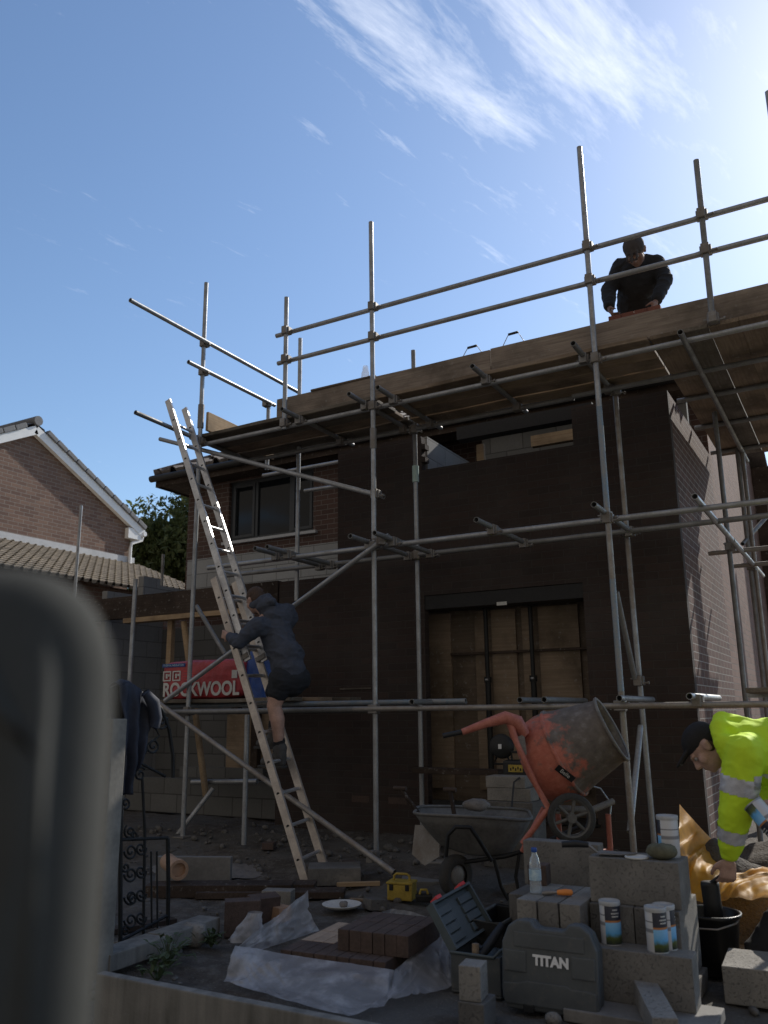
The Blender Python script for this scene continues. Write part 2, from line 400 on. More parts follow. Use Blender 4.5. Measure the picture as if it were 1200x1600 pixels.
M['brown_brick'] = simple('brown_brick', (.095, .066, .054), .95, var=.35, sc=10, bump=.8, bsc=110, dist=.005)
M['sand_brick'] = simple('sandy_brick_face', (.42, .31, .22), .95, var=.2, sc=9, bump=.6, bsc=90)
M['skin'] = simple('skin', (.46, .285, .22), .6, var=.22, sc=16, bump=.25, bsc=120, dist=.003)
M['skin_dark'] = simple('darkened_skin', (.24, .14, .105), .6, var=.15, sc=14, bump=.08, bsc=150)  # bricklayer's skin, darkened to put the backlit shade into the colour
M['eye'] = simple('shaded_eye_white', (.3, .28, .26), .3, var=.05, bump=0)  # white of the eye darkened to stand in for shade
M['hair'] = simple('short_brown_hair', (.08, .05, .035), .8, var=.4, sc=40, bump=.8, bsc=220, dist=.004)
M['navy'] = simple('navy_hoodie_cloth', (.06, .068, .09), .95, var=.25, sc=8, bump=.4, bsc=300, dist=.002)
M['shorts'] = simple('black_shorts_cloth', (.022, .024, .029), .9, var=.3, sc=10, bump=.3, bsc=250, dist=.002)
M['plaster'] = simple('plaster_smear', (.3, .29, .28), .9)
M['black_cloth'] = simple('black_cloth', (.018, .017, .018), .95, var=.3, sc=9, bump=.3, bsc=250, dist=.002)
M['cap_grey'] = simple('grey_cap_cloth', (.06, .05, .047), .95, var=.2)
M['cap_black'] = simple('black_cap_cloth', (.022, .02, .02), .9, var=.3)
M['boot'] = simple('dusty_boot_leather', (.07, .066, .062), .8, var=.35, sc=14)
M['hivis'] = simple('hi_vis_yellow_cloth', (.62, .86, .03), .8, var=.08, sc=5, bump=.3, bsc=200, dist=.002)
M['reflect'] = simple('silver_reflective_tape', (.55, .55, .57), .4, .1, var=.2, sc=18, bump=.1)
M['denim'] = simple('dark_blue_jacket_cloth', (.024, .028, .043), .75, var=.35, sc=8, bump=.3, bsc=260, dist=.002)
M['soil'] = simple('soil', (.085, .07, .055), .98, var=.4, sc=9, bump=.8, bsc=50, dist=.02)
def leafmat():
    g = G('leaf'); n = g.noise(1.1, detail=3); n2 = g.noise(14, detail=2)
    c = g.ramp(g.math('ADD', g.math('MULTIPLY', n, .6), g.math('MULTIPLY', n2, .4)), [(.38, (.07, .095, .03)), (.55, (.13, .155, .055)), (.7, (.2, .21, .09))])
    g.set(Base_Color=c, Roughness=.55, Specular_IOR_Level=.4); tl = g.n('ShaderNodeBsdfTranslucent'); g.l(c, tl.inputs[0])
    a = g.n('ShaderNodeMixShader'); a.inputs[0].default_value = .4; g.l(g.b.outputs[0], a.inputs[1]); g.l(tl.outputs[0], a.inputs[2]); g.l(a.outputs[0], g.out.inputs[0]); return g.m
M['leaf'] = leafmat()
M['weed'] = simple('weed_leaf', (.06, .085, .035), .7, var=.4, sc=8, bump=0)
M['bark'] = simple('bark', (.1, .075, .05), .95)
M['tile_dark'] = simple('dark_roof_tile', (.11, .09, .08), .8, var=.35, sc=6, bump=.4, bsc=60, c2=(.22, .19, .17))
M['tile_grey'] = simple('grey_roof_tile', (.17, .17, .175), .75, var=.3, sc=5, bump=.4, bsc=60)
M['tile_tan'] = simple('tan_roof_tile', (.37, .32, .25), .85, var=.28, sc=3, bump=.4, bsc=60)
def tin_label():
    g = G('tin_label_print'); sep = g.n('ShaderNodeSeparateXYZ'); g.l(g.tc.outputs['Object'], sep.inputs[0])
    x, y, z = sep.outputs
    n = g.noise(60, detail=4)
    pic = g.ramp(g.math('ADD', z, g.math('MULTIPLY', n, .03)), [(.02, (.015, .02, .03)), (.05, (.1, .13, .03)), (.066, (.12, .42, .75)), (.10, (.25, .55, .85))])
    nav = g.ramp(n, [(.4, (.02, .022, .035)), (.7, (.035, .035, .055))])
    lo = g.ramp(z, [(.098, (1, 1, 1)), (.10, (0, 0, 0))])
    orange = g.ramp(z, [(.0999, (0, 0, 0)), (.1, (1, 1, 1)), (.107, (1, 1, 1)), (.1075, (0, 0, 0))])
    c = g.mix(lo, nav, pic); c = g.mix(orange, c, (.5, .2, .06))
    lines = g.ramp(z, [(.0, (.55, .55, .56)), (.085, (.6, .6, .6)), (.0855, (.25, .25, .26)), (.1, (.25, .25, .26)), (.1005, (.6, .6, .6)), (.125, (.6, .6, .6)), (.1255, (.05, .05, .06)), (.132, (.05, .05, .06)), (.1325, (.6, .6, .6))])
    c = g.mix(g.math('LESS_THAN', x, -.024), c, lines)
    g.set(Base_Color=c, Roughness=.4); return g
_g = tin_label(); M['tin_label'] = _g.m
def pet():
    g = G('clear_bottle_plastic'); g.set(Base_Color=(.9, .95, .97), Roughness=.08, IOR=1.4, Transmission_Weight=.0, Specular_IOR_Level=.8)
    tr = g.n('ShaderNodeBsdfTransparent'); tr.inputs[0].default_value = (.88, .93, .95, 1)
    gl = g.n('ShaderNodeBsdfGlossy'); gl.inputs['Roughness'].default_value = .08
    fr = g.n('ShaderNodeLayerWeight'); fr.inputs[0].default_value = .35
    a = g.n('ShaderNodeMixShader'); g.l(fr.outputs['Facing'], a.inputs[0]); g.l(tr.outputs[0], a.inputs[1]); g.l(gl.outputs[0], a.inputs[2])
    b = g.n('ShaderNodeMixShader'); b.inputs[0].default_value = .25; g.l(a.outputs[0], b.inputs[1]); g.l(g.b.outputs[0], b.inputs[2])
    g.l(b.outputs[0], g.out.inputs[0]); return g.m
M['pet'] = pet()
M['water_label'] = simple('pale_blue_label', (.3, .55, .78), .5, var=.3, sc=30, bump=0, c2=(.7, .82, .8))

def text_mesh(name, txt, size, mat, parent, Mx, ext=.001, bold=0.0, label=None, sx=1.0):
    """lettering as a thin mesh; Mx places it in the world, local x along the line of writing, local y up the letters"""
    cu = bpy.data.curves.new('t', 'FONT'); cu.body = txt; cu.size = size; cu.extrude = ext; cu.offset = bold; cu.align_x = 'CENTER'; cu.align_y = 'CENTER'
    o = bpy.data.objects.new('t', cu); COL.objects.link(o)
    dg = bpy.context.evaluated_depsgraph_get()
    me = bpy.data.meshes.new_from_object(o.evaluated_get(dg)); bpy.data.objects.remove(o)
    me.transform(WM[parent.name].inverted() @ Mx @ Matrix.Diagonal((sx, 1, 1, 1)))
    me.materials.clear(); me.materials.append(mat); me.name = name
    r = bpy.data.objects.new(name, me); COL.objects.link(r); r.parent = parent; WM[r.name] = WM[parent.name]
    if label: r['label'] = label
    return r

# ------------------------------------------------------------------ world, sun, camera
SUN_AZ, SUN_EL = 11.5, 36.0            # azimuth to the right of +Y
def sky():
    w = bpy.data.worlds.new('World'); SC.world = w; w.use_nodes = True
    t = w.node_tree; t.nodes.clear()
    N = t.nodes.new; L = t.links.new
    out = N('ShaderNodeOutputWorld'); bg = N('ShaderNodeBackground'); L(bg.outputs[0], out.inputs[0])
    s = N('ShaderNodeTexSky'); s.sky_type = 'NISHITA'; s.sun_disc = False
    s.sun_elevation = R(SUN_EL); s.sun_rotation = R(SUN_AZ); s.air_density = 1.15; s.dust_density = .55; s.ozone_density = 4.2; s.altitude = 50
    bg.inputs[1].default_value = .15
    tc = N('ShaderNodeTexCoord'); sep = N('ShaderNodeSeparateXYZ'); L(tc.outputs['Generated'], sep.inputs[0])
    def mth(op, a, b=None, c=None):
        x = N('ShaderNodeMath'); x.operation = op
        for k, val in enumerate((a, b, c)):
            if val is None: continue
            if isinstance(val, (int, float)): x.inputs[k].default_value = val
            else: L(val, x.inputs[k])
        return x.outputs[0]
    zc = mth('MAXIMUM', sep.outputs[2], .05)
    px = mth('DIVIDE', sep.outputs[0], zc); py = mth('DIVIDE', sep.outputs[1], zc)      # cloud layer seen from below
    cb = N('ShaderNodeCombineXYZ'); L(px, cb.inputs[0]); L(py, cb.inputs[1])
    d0, d1 = ray(560, 10), ray(790, 215); d0 = d0/d0.z; d1 = d1/d1.z; wind = math.atan2(d1.y-d0.y, d1.x-d0.x)      # the wisps trail along this heading
    vr = N('ShaderNodeVectorRotate'); vr.rotation_type = 'Z_AXIS'; vr.inputs['Angle'].default_value = -wind; L(cb.outputs[0], vr.inputs['Vector'])
    mp = N('ShaderNodeMapping'); mp.inputs['Location'].default_value = (CLOFF, 0, 0); mp.inputs['Scale'].default_value = (1.5, 6.5, 1); L(vr.outputs[0], mp.inputs[0])
    def nz(vec, sc, det, ro, dist=0.0):
        x = N('ShaderNodeTexNoise'); x.inputs['Scale'].default_value = sc; x.inputs['Detail'].default_value = det; x.inputs['Roughness'].default_value = ro; x.inputs['Distortion'].default_value = dist
        L(vec, x.inputs[0]); return x.outputs[0]
    wisp = nz(mp.outputs[0], 1.6, 12, .68, .45)
    fine = nz(mp.outputs[0], 7, 8, .7, .3)
    def patch(p, rad, soft, an):                # where in the layer a bank of cloud stands; an: how long it is along the wind
        d = ray(*p); d = Matrix.Rotation(-wind, 3, 'Z') @ V((d.x/d.z, d.y/d.z, 0))
        sb = N('ShaderNodeVectorMath'); sb.operation = 'SUBTRACT'; L(vr.outputs[0], sb.inputs[0]); sb.inputs[1].default_value = d
        sc = N('ShaderNodeVectorMath'); sc.operation = 'MULTIPLY'; L(sb.outputs[0], sc.inputs[0]); sc.inputs[1].default_value = (1/an, 1, 0)
        x = N('ShaderNodeVectorMath'); x.operation = 'LENGTH'; L(sc.outputs[0], x.inputs[0])
        return mth('SUBTRACT', 1, mth('SMOOTH_MIN', mth('DIVIDE', mth('MAXIMUM', mth('SUBTRACT', x.outputs['Value'], rad), 0), soft), 1, .2))
    m = None
    for p, rad, soft, k, an in CLOUDS:
        q = mth('MULTIPLY', patch(p, rad, soft, an), k); m = q if m is None else mth('MAXIMUM', m, q)
    f = mth('ADD', mth('MULTIPLY', wisp, 1.0), mth('MULTIPLY', mth('SUBTRACT', fine, .22), .34))
    rp = N('ShaderNodeValToRGB'); rp.color_ramp.elements[0].position = .5; rp.color_ramp.elements[1].position = .98
    L(mth('ADD', f, mth('SUBTRACT', mth('MULTIPLY', m, .34), .26)), rp.inputs[0])
    mx = N('ShaderNodeMix'); mx.data_type = 'RGBA'
    L(mth('MULTIPLY', rp.outputs[0], .74), mx.inputs[0]); L(s.outputs[0], mx.inputs[6]); mx.inputs[7].default_value = (9, 9.3, 10, 1)
    # unseen cloud bank added behind the camera to brighten and neutralise the shade
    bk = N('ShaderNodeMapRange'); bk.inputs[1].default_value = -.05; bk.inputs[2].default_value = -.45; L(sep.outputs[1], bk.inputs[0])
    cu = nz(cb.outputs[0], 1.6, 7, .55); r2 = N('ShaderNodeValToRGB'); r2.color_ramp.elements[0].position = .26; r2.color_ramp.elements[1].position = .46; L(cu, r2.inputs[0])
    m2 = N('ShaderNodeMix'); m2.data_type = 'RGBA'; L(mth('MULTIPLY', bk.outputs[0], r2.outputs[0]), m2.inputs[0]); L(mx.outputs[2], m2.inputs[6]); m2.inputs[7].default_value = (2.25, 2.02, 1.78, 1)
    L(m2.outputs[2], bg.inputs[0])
CLOUDS = [((665, 95), .02, .12, .98, 3.6), ((905, 35), .03, .20, 1.08, 2.2), ((1020, 75), .01, .15, .95, 2.0), ((850, 120), .2, .5, .38, 1.5), ((190, 425), .02, .2, .42, 1.6)]; CLOFF = 1.9
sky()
sun = bpy.data.lights.new('sun', 'SUN'); sun.energy = 5.0; sun.angle = R(.53); sun.color = (1, .95, .87)
so = bpy.data.objects.new('sun', sun); COL.objects.link(so)
sd = V((math.sin(R(SUN_AZ))*math.cos(R(SUN_EL)), math.cos(R(SUN_AZ))*math.cos(R(SUN_EL)), math.sin(R(SUN_EL))))
so.matrix_world = sd.to_track_quat('Z', 'Y').to_matrix().to_4x4()
cd = bpy.data.cameras.new('camera'); co = bpy.data.objects.new('camera', cd); COL.objects.link(co)
cm = Matrix((RT, UP, -FW)).transposed().to_4x4(); cm.translation = CAM; co.matrix_world = cm
cd.sensor_fit = 'VERTICAL'; cd.sensor_height = 24; cd.sensor_width = 18; cd.lens = FPX/1600*24
cd.clip_start = .02; cd.clip_end = 2000
cd.dof.use_dof = True; cd.dof.focus_distance = 7.0; cd.dof.aperture_fstop = 2.0
SC.camera = co
SC.view_settings.view_transform = 'Standard'; SC.view_settings.look = 'None'; SC.view_settings.exposure = 0; SC.view_settings.gamma = 1

# ------------------------------------------------------------------ ground
def ss(a, b, x): t = max(0, min(1, (x-a)/(b-a))); return t*t*(3-2*t)
def gz(x, y):
    base = -.12 + .12*ss(5.9, 6.9, y)
    return base
def ground():
    def lin(a, b, n): return [a+(b-a)*i/n for i in range(n)]
    xs = [-300, -120, -60, -30, -18] + lin(-12, 4, 190) + [4, 8, 20, 60, 300]
    ys = [-300, -60, -15, -3] + lin(1.5, 9.5, 130) + [9.5, 12, 18, 30, 60, 130, 300]
    mb = MB(); P = []
    for y in ys:
        for x in xs:
            z = gz(x, y)
            if -12 <= x <= 4 and 1.4 < y < 9.6:
                z += .022*mnoise.noise(V((x*1.7, y*2.1, 0))) + .02*mnoise.noise(V((x*6, y*6, 3))) + .012*mnoise.noise(V((x*17, y*17, 5))) - .014
            P.append((x, y, z))
    w = len(xs)
    mb.add(P, [(j*w+i, j*w+i+1, (j+1)*w+i+1, (j+1)*w+i) for j in range(len(ys)-1) for i in range(w-1)], True)
    g = G('site_ground'); n1 = g.noise(.9, detail=8); n2 = g.noise(9, detail=8, rough=.7); n3 = g.noise(60, detail=4)
    c = g.ramp(n2, [(.3, (.06, .05, .042)), (.5, (.105, .09, .075)), (.68, (.17, .155, .135))])
    c = g.mix(g.ramp(n1, [(.45, (0, 0, 0)), (.6, (.8,)*3)]), c, (.13, .125, .115))
    vo = g.n('ShaderNodeTexVoronoi'); vo.inputs['Scale'].default_value = 38; g.l(g.tc.outputs['Object'], vo.inputs[0])
    c = g.mix(g.ramp(vo.outputs['Distance'], [(.1, (.55,)*3), (.3, (0, 0, 0))]), c, (.2, .185, .165))
    g.set(Base_Color=c, Roughness=.95, Specular_IOR_Level=.2)
    g.bump(g.math('ADD', n2, g.math('MULTIPLY', n3, .4)), .9, .03)
    o = mb.build('ground', g.m); struct(o)
    # loose rubble: too many to count
    rb = MB(); rnd = random.Random(3)
    for k in range(1500):
        y = 3.2+rnd.random()*5.0; x = -7.5+rnd.random()*7.6 if rnd.random() < .7 else -6+rnd.random()*3
        if k % 3 == 0: y = 6.2+rnd.random()*1.6
        s = .004+.03*rnd.random()**6
        Mr = Matrix.Rotation(rnd.random()*6, 3, 'Z') @ Matrix.Rotation(rnd.random()*6, 3, 'X')
        rb.ball((x, y, gz(x, y)+s*.1), (s*(1+rnd.random()), s, s*(.5+.5*rnd.random())), Mr, nu=6, nv=4)
    r = rb.build('rubble', simple('rubble_stone', (.13, .12, .108), .95, var=.5, sc=9)); r['kind'] = 'stuff'; r['label'] = 'loose stones and brick rubble scattered over the muddy ground'
ground()

# ------------------------------------------------------------------ tiled roofs
def tiled(mb, o, a, s, length, slope, tw=.3, cw=.32, roll=.03, sub=6, lip=.028, hollow=False):
    """courses of rolled tiles: o eave corner, a unit vector along the eave, s unit vector up the slope"""
    o, a, s = V(o), V(a), V(s); n = a.cross(s).normalized()
    if n.z < 0: n = -n
    nt_ = int(length/tw*sub); rows = int(math.ceil(slope/cw))
    for k in range(rows):
        d0 = k*cw; d1 = min(slope, d0+cw+.05)
        P = []
        for (d, up, flat) in ((d0, lip-.04, 1), (d0, lip, 0), (d1, .0, 0)):
            for i in range(nt_+1):
                t = i/sub; f = t-math.floor(t)
                w = roll*max(0, math.sin(math.pi*min(1, f/.5)))**.8 if f < .5 else roll*.15*math.sin(math.pi*(f-.5)/.5)
                if hollow and flat: P.append(o + a*(i/nt_*length) + s*d + n*((lip-.012+w) if w > roll*.3 else -.012)); continue
                P.append(o + a*(i/nt_*length) + s*d + n*(up + (w if not flat else w*.85)))
        w_ = nt_+1
        mb.add(P, [(j*w_+i, j*w_+i+1, (j+1)*w_+i+1, (j+1)*w_+i) for j in range(2) for i in range(nt_)], False)

# ------------------------------------------------------------------ the new brick extension
YW = 8.05; XR = -1.38; XL = -5.19; OX0, OX1 = -4.08, -2.34
def extension():
    t = thing('brick_extension', 'new dark brick two storey extension behind the scaffold, its ground floor opening boarded', 'house', (-3.3, YW, 0))
    f = MB(); z1 = 4.24
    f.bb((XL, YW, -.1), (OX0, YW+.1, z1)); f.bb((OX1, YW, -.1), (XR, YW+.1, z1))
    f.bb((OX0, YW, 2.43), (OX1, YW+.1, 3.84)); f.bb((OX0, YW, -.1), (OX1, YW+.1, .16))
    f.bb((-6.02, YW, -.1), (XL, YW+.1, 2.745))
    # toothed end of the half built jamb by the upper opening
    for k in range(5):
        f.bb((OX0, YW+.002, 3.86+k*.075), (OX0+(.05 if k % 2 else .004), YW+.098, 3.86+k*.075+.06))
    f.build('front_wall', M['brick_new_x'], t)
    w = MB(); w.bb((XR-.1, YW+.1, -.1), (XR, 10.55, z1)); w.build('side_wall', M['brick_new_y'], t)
    # inner leaf of grey blocks
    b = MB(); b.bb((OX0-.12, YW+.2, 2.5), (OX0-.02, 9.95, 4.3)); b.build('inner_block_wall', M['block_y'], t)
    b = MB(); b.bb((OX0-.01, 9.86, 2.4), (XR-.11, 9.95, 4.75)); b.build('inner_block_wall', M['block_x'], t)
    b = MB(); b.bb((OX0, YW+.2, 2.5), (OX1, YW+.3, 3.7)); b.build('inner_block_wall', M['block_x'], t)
    l = MB(); l.bb((OX0-.1, YW+.012, 2.28), (OX1+.1, YW+.3, 2.425)); l.build('lintel', M['steel_dark'], t)
    l = MB(); l.box(oy(784, 943, YW+.006), (.11, .006, .035)); l.build('lintel_tag', M['paper'], t)
    l = MB(); l.bb((-3.75, YW+.25, 4.21), (OX1+.15, YW+.4, 4.36)); l.build('lintel', M['steel_dark'], t)
    l = MB(); l.bb((-3.1, YW+.9, 4.20), (XR-.12, YW+.98, 4.33)); l.build('timber_plate', M['timber'], t)
    l = MB(); l.bb((-3.62, YW+.5, 3.6), (-3.53, YW+.55, 4.2)); l.build('timber_stud', M['timber'], t)
    # boarding inside the ground floor opening
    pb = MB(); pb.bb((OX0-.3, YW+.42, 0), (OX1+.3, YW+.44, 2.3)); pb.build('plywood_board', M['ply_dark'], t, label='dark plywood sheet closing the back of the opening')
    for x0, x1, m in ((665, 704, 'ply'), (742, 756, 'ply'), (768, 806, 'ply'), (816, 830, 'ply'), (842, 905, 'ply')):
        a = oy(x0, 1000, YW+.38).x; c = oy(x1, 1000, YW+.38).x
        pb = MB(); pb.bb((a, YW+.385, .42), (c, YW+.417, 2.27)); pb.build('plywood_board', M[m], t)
    r = MB(); zz = oy(800, 1020, YW+.55).z; r.bb((-3.95, YW+.345, zz-.012), (OX1+.2, YW+.383, zz+.012)); r.build('batten', M['dark_wood'], t)
    for u in (762, 833):
        q = oy(u, 1050, YW+.27); r = MB()
        r.tube((q.x, q.y, .3), (q.x, q.y, 1.55), .03); r.tube((q.x, q.y, 1.55), (q.x, q.y, 2.27), .022); r.box((q.x, q.y, 2.275), (.12, .12, .008)); r.tube((q.x, q.y, 1.5), (q.x, q.y, 1.56), .04)
        p = r.build('prop', M['black'], t)
        c = MB(); c.tube((q.x-.01, q.y-.045, 1.53), (q.x+.02, q.y-.045, 1.53), .012); c.build('prop_pin', M['galv'], p)
    r = MB(); r.bb((OX0, YW-.02, .17), (OX1+.02, YW+.5, .19)); r.bb((OX0+.05, YW-.01, .30), (-3.0, YW+.04, .34)); r.build('damp_course_sheet', M['black_plastic'], t)
    for x in (-5.0, -4.55): r = MB(); r.bb((x, YW-.004, .28), (x+.22, YW+.03, .345)); r.build('air_brick', M['brown_brick'], t)
    r = MB(); r.bb((-5.15, YW-.012, 1.46), (-4.75, YW+.02, 1.475)); r.build('wall_ledge', M['board_dark'], t)
    return t
EXT = extension()

# ------------------------------------------------------------------ the older house behind it
def old_house():
    t = thing('brick_house', 'older brick house set back behind, with tiled roof and grey framed upstairs window', 'house', (-5.5, 10, 0))
    YB = 10.0; xl = -9.35; wx0, wx1, wz0, wz1 = -8.5, -6.88, 3.83, 4.8
    f = MB()
    f.bb((xl, YB, -.1), (wx0, YB+.25, 5.0)); f.bb((wx1, YB, -.1), (XL, YB+.25, 5.0))
    f.bb((wx0, YB, -.1), (wx1, YB+.25, wz0)); f.bb((wx0, YB, wz1), (wx1, YB+.25, 5.0))
    f.bb((XL, 10.55, 4.3), (XR-.01, 10.7, 5.0)); f.build('front_wall', M['brick_old_x'], t)
    s = MB(); s.bb((XR-.2, 10.552, -.1), (XR-.004, 16.2, 5.0))
    s.prism([(10.56, 5.0), (16.2, 5.0), (13.3, 6.6)], .19, Matrix(((0, 0, 1, XR-.2), (1, 0, 0, 0), (0, 1, 0, 0), (0, 0, 0, 1))))
    s.build('side_wall', M['brick_old_y'], t)
    s = MB(); s.bb((xl, YB+.25, -.1), (xl+.2, 16.2, 5.0)); s.bb((xl+.2, 16.0, -.1), (XR-.2, 16.2, 5.0)); s.build('back_wall', M['brick_old_y'], t)
    b = MB(); b.bb((-9.3, YB-.02, 3.02), (XL, YB-.001, 3.62)); b.build('block_panel', M['block_pale'], t, label='pale bare blockwork below the upstairs window')
    b = MB()
    for x0, dz in ((-9.2, .08), (-8.7, .1), (-7.9, .06), (-7.3, .09), (-6.6, .07)): b.bb((x0, YB-.024, 3.60-dz), (x0+.012, YB-.018, 3.62))
    w = MB()
    fr = .055; y0 = YB+.06
    for x in (wx0, wx1-fr, -8.02, -7.36): w.bb((x, y0, wz0), (x+fr, y0+.07, wz1))
    ps = [wx0+fr, -8.02, -8.02+fr, -7.36, -7.36+fr, wx1-fr]
    for i in (0, 2, 4):
        w.bb((ps[i], y0, wz0), (ps[i+1], y0+.07, wz0+fr)); w.bb((ps[i], y0, wz1-fr), (ps[i+1], y0+.07, wz1))
    fo = w.build('window', M['frame_grey'], t, bevel=.004)
    for i in (0, 2, 4):
        x0, x1 = ps[i], ps[i+1]
        if i != 2:
            c = MB()
            for a, d in (((x0, wz0+fr), (x0+.045, wz1-fr)), ((x1-.045, wz0+fr), (x1, wz1-fr)), ((x0+.045, wz0+fr), (x1-.045, wz0+fr+.045)), ((x0+.045, wz1-fr-.045), (x1-.045, wz1-fr))):
                c.bb((a[0], y0-.015, a[1]), (d[0], y0+.05, d[1]))
            c.build('casement', M['frame_grey'], fo, bevel=.003)
        p = MB(); p.bb((x0, y0+.03, wz0+fr), (x1, y0+.036, wz1-fr)); p.build('pane', M['pane'], fo)
    s = MB(); s.bb((wx0-.08, YB-.06, wz0-.045), (wx1+.08, YB+.06, wz0-.002)); s.build('sill', M['lead'], fo)
    # roof: hipped at the left, gabled at the right
    ev = 5.0; oh = .38; pitch = math.tan(R(27)); ye = YB-oh; ry = 13.3; rz = ev+(ry-ye)*pitch
    r = MB(); sl = V((0, 1, pitch)).normalized(); L = math.hypot(ry-ye, (ry-ye)*pitch)
    xh = xl-oh
    # front slope cut along the hip: courses shorten to the left
    cw = .32; k = 0
    while k*cw < L:
        d = k*cw; inset = (ry-ye)*(d/L)
        tiled(r, V((xh+inset, ye, ev+.02)) + sl*d, (1, 0, 0), sl, XR+.25-(xh+inset), min(cw+.02, L-d), roll=.05, cw=cw+.03, lip=.05, hollow=True); k += 1
    P = [(xh, ye, ev), (xh, 16.2+oh, ev), (xh+(ry-ye), ry, rz), (XR+.25, ry, rz), (XR+.25, 16.2+oh, ev), (XR+.25, ye, ev)]
    r.add([V(p) for p in P], [(0, 2, 1), (1, 2, 3, 4), (0, 5, 3, 2)])
    ro = r.build('roof', M['tile_dark'], t)
    h = MB(); h.path([(xh-.02, ye-.02, ev+.04), (xh+(ry-ye), ry, rz+.06), (XR+.25, ry, rz+.06)], .07, n=8); h.build('ridge', M['tile_dark'], ro)
    e = MB(); e.bb((xh, ye, ev-.19), (XR+.2, ye+.025, ev)); e.bb((xh, ye+.025, ev-.19), (xh+.025, 16.2, ev)); e.build('fascia', M['dark_wood'], ro)
    e = MB(); e.bb((xh+.03, ye+.03, ev-.17), (XR, YB-.001, ev-.15)); e.bb((xh+.03, YB, ev-.17), (xl-.001, 16, ev-.15)); e.build('soffit', M['dark_wood'], ro)
    g = MB(); g.tube((xh-.05, ye-.06, ev-.06), (XR+.2, ye-.06, ev-.06), .055); g.build('gutter', M['black_plastic'], ro)
    # dark return at the far end of the side wall
    c = MB(); c.bb((XR+.002, 15.6, -.1), (XR+.55, 16.4, 5.35)); c.build('rear_pier', M['dark_wood'], t)
old_house()

# ------------------------------------------------------------------ porch under construction, left
def porch():
    t = thing('porch_frame', 'half built grey block porch with dark beam on pale timber, left of the ladder', 'porch', (-7.6, 8.1, 0))
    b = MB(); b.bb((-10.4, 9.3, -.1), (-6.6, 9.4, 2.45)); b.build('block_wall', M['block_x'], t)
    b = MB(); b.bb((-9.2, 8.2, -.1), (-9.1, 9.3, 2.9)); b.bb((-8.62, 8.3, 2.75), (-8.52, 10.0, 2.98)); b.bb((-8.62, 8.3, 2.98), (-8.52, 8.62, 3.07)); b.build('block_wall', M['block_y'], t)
    b = MB(); b.bb((-9.6, YW-.02, 2.47), (-6.03, YW+.08, 2.76)); b.build('beam', M['dark_wood'], t)
    b = MB(); b.bb((-8.55, YW-.05, 2.40), (-5.95, YW+.1, 2.462)); b.build('timber_plate', M['timber'], t)
    q = oy(268, 1000, 8.15); b = MB(); b.bb((q.x-.035, 8.1, 1.3), (q.x+.04, 8.17, 2.40)); b.build('timber_stud', M['timber'], t)
    b = MB(); b.tube(oy(287, 972, 8.1), oy(322, 1245, 7.9), .05, n=4); b.build('timber_stud', M['timber'], t)
    b = MB(); b.bb((-6.75, 8.5, 0), (-6.65, 8.6, 2.4)); b.bb((-7.4, 8.9, 0), (-7.3, 9.0, 2.4)); b.build('dark_stud', M['dark_wood'], t)
    a, c = oy(357, 1112, 8.6), oy(462, 1190, 8.6); b = MB(); b.bb((a.x, 8.58, c.z-.1), (c.x, 8.605, a.z+.02)); b.build('plywood_board', M['board_tan'], t, label='pale board behind the foot of the ladder')
    a = oy(285, 1205, 8.3); b = MB(); b.bb((a.x, 8.25, a.z-.06), (a.x+1.3, 8.3, a.z+.06)); b.bb((-9, 8.4, 0), (-6.1, 8.5, .42)); b.build('low_wall', M['block_x'], t)
    a = oy(300, 1222, 8.0); b = MB(); b.tube(a, oy(402, 1221, 8.0), .03); b.build('pipe', M['galv'], t)
porch()

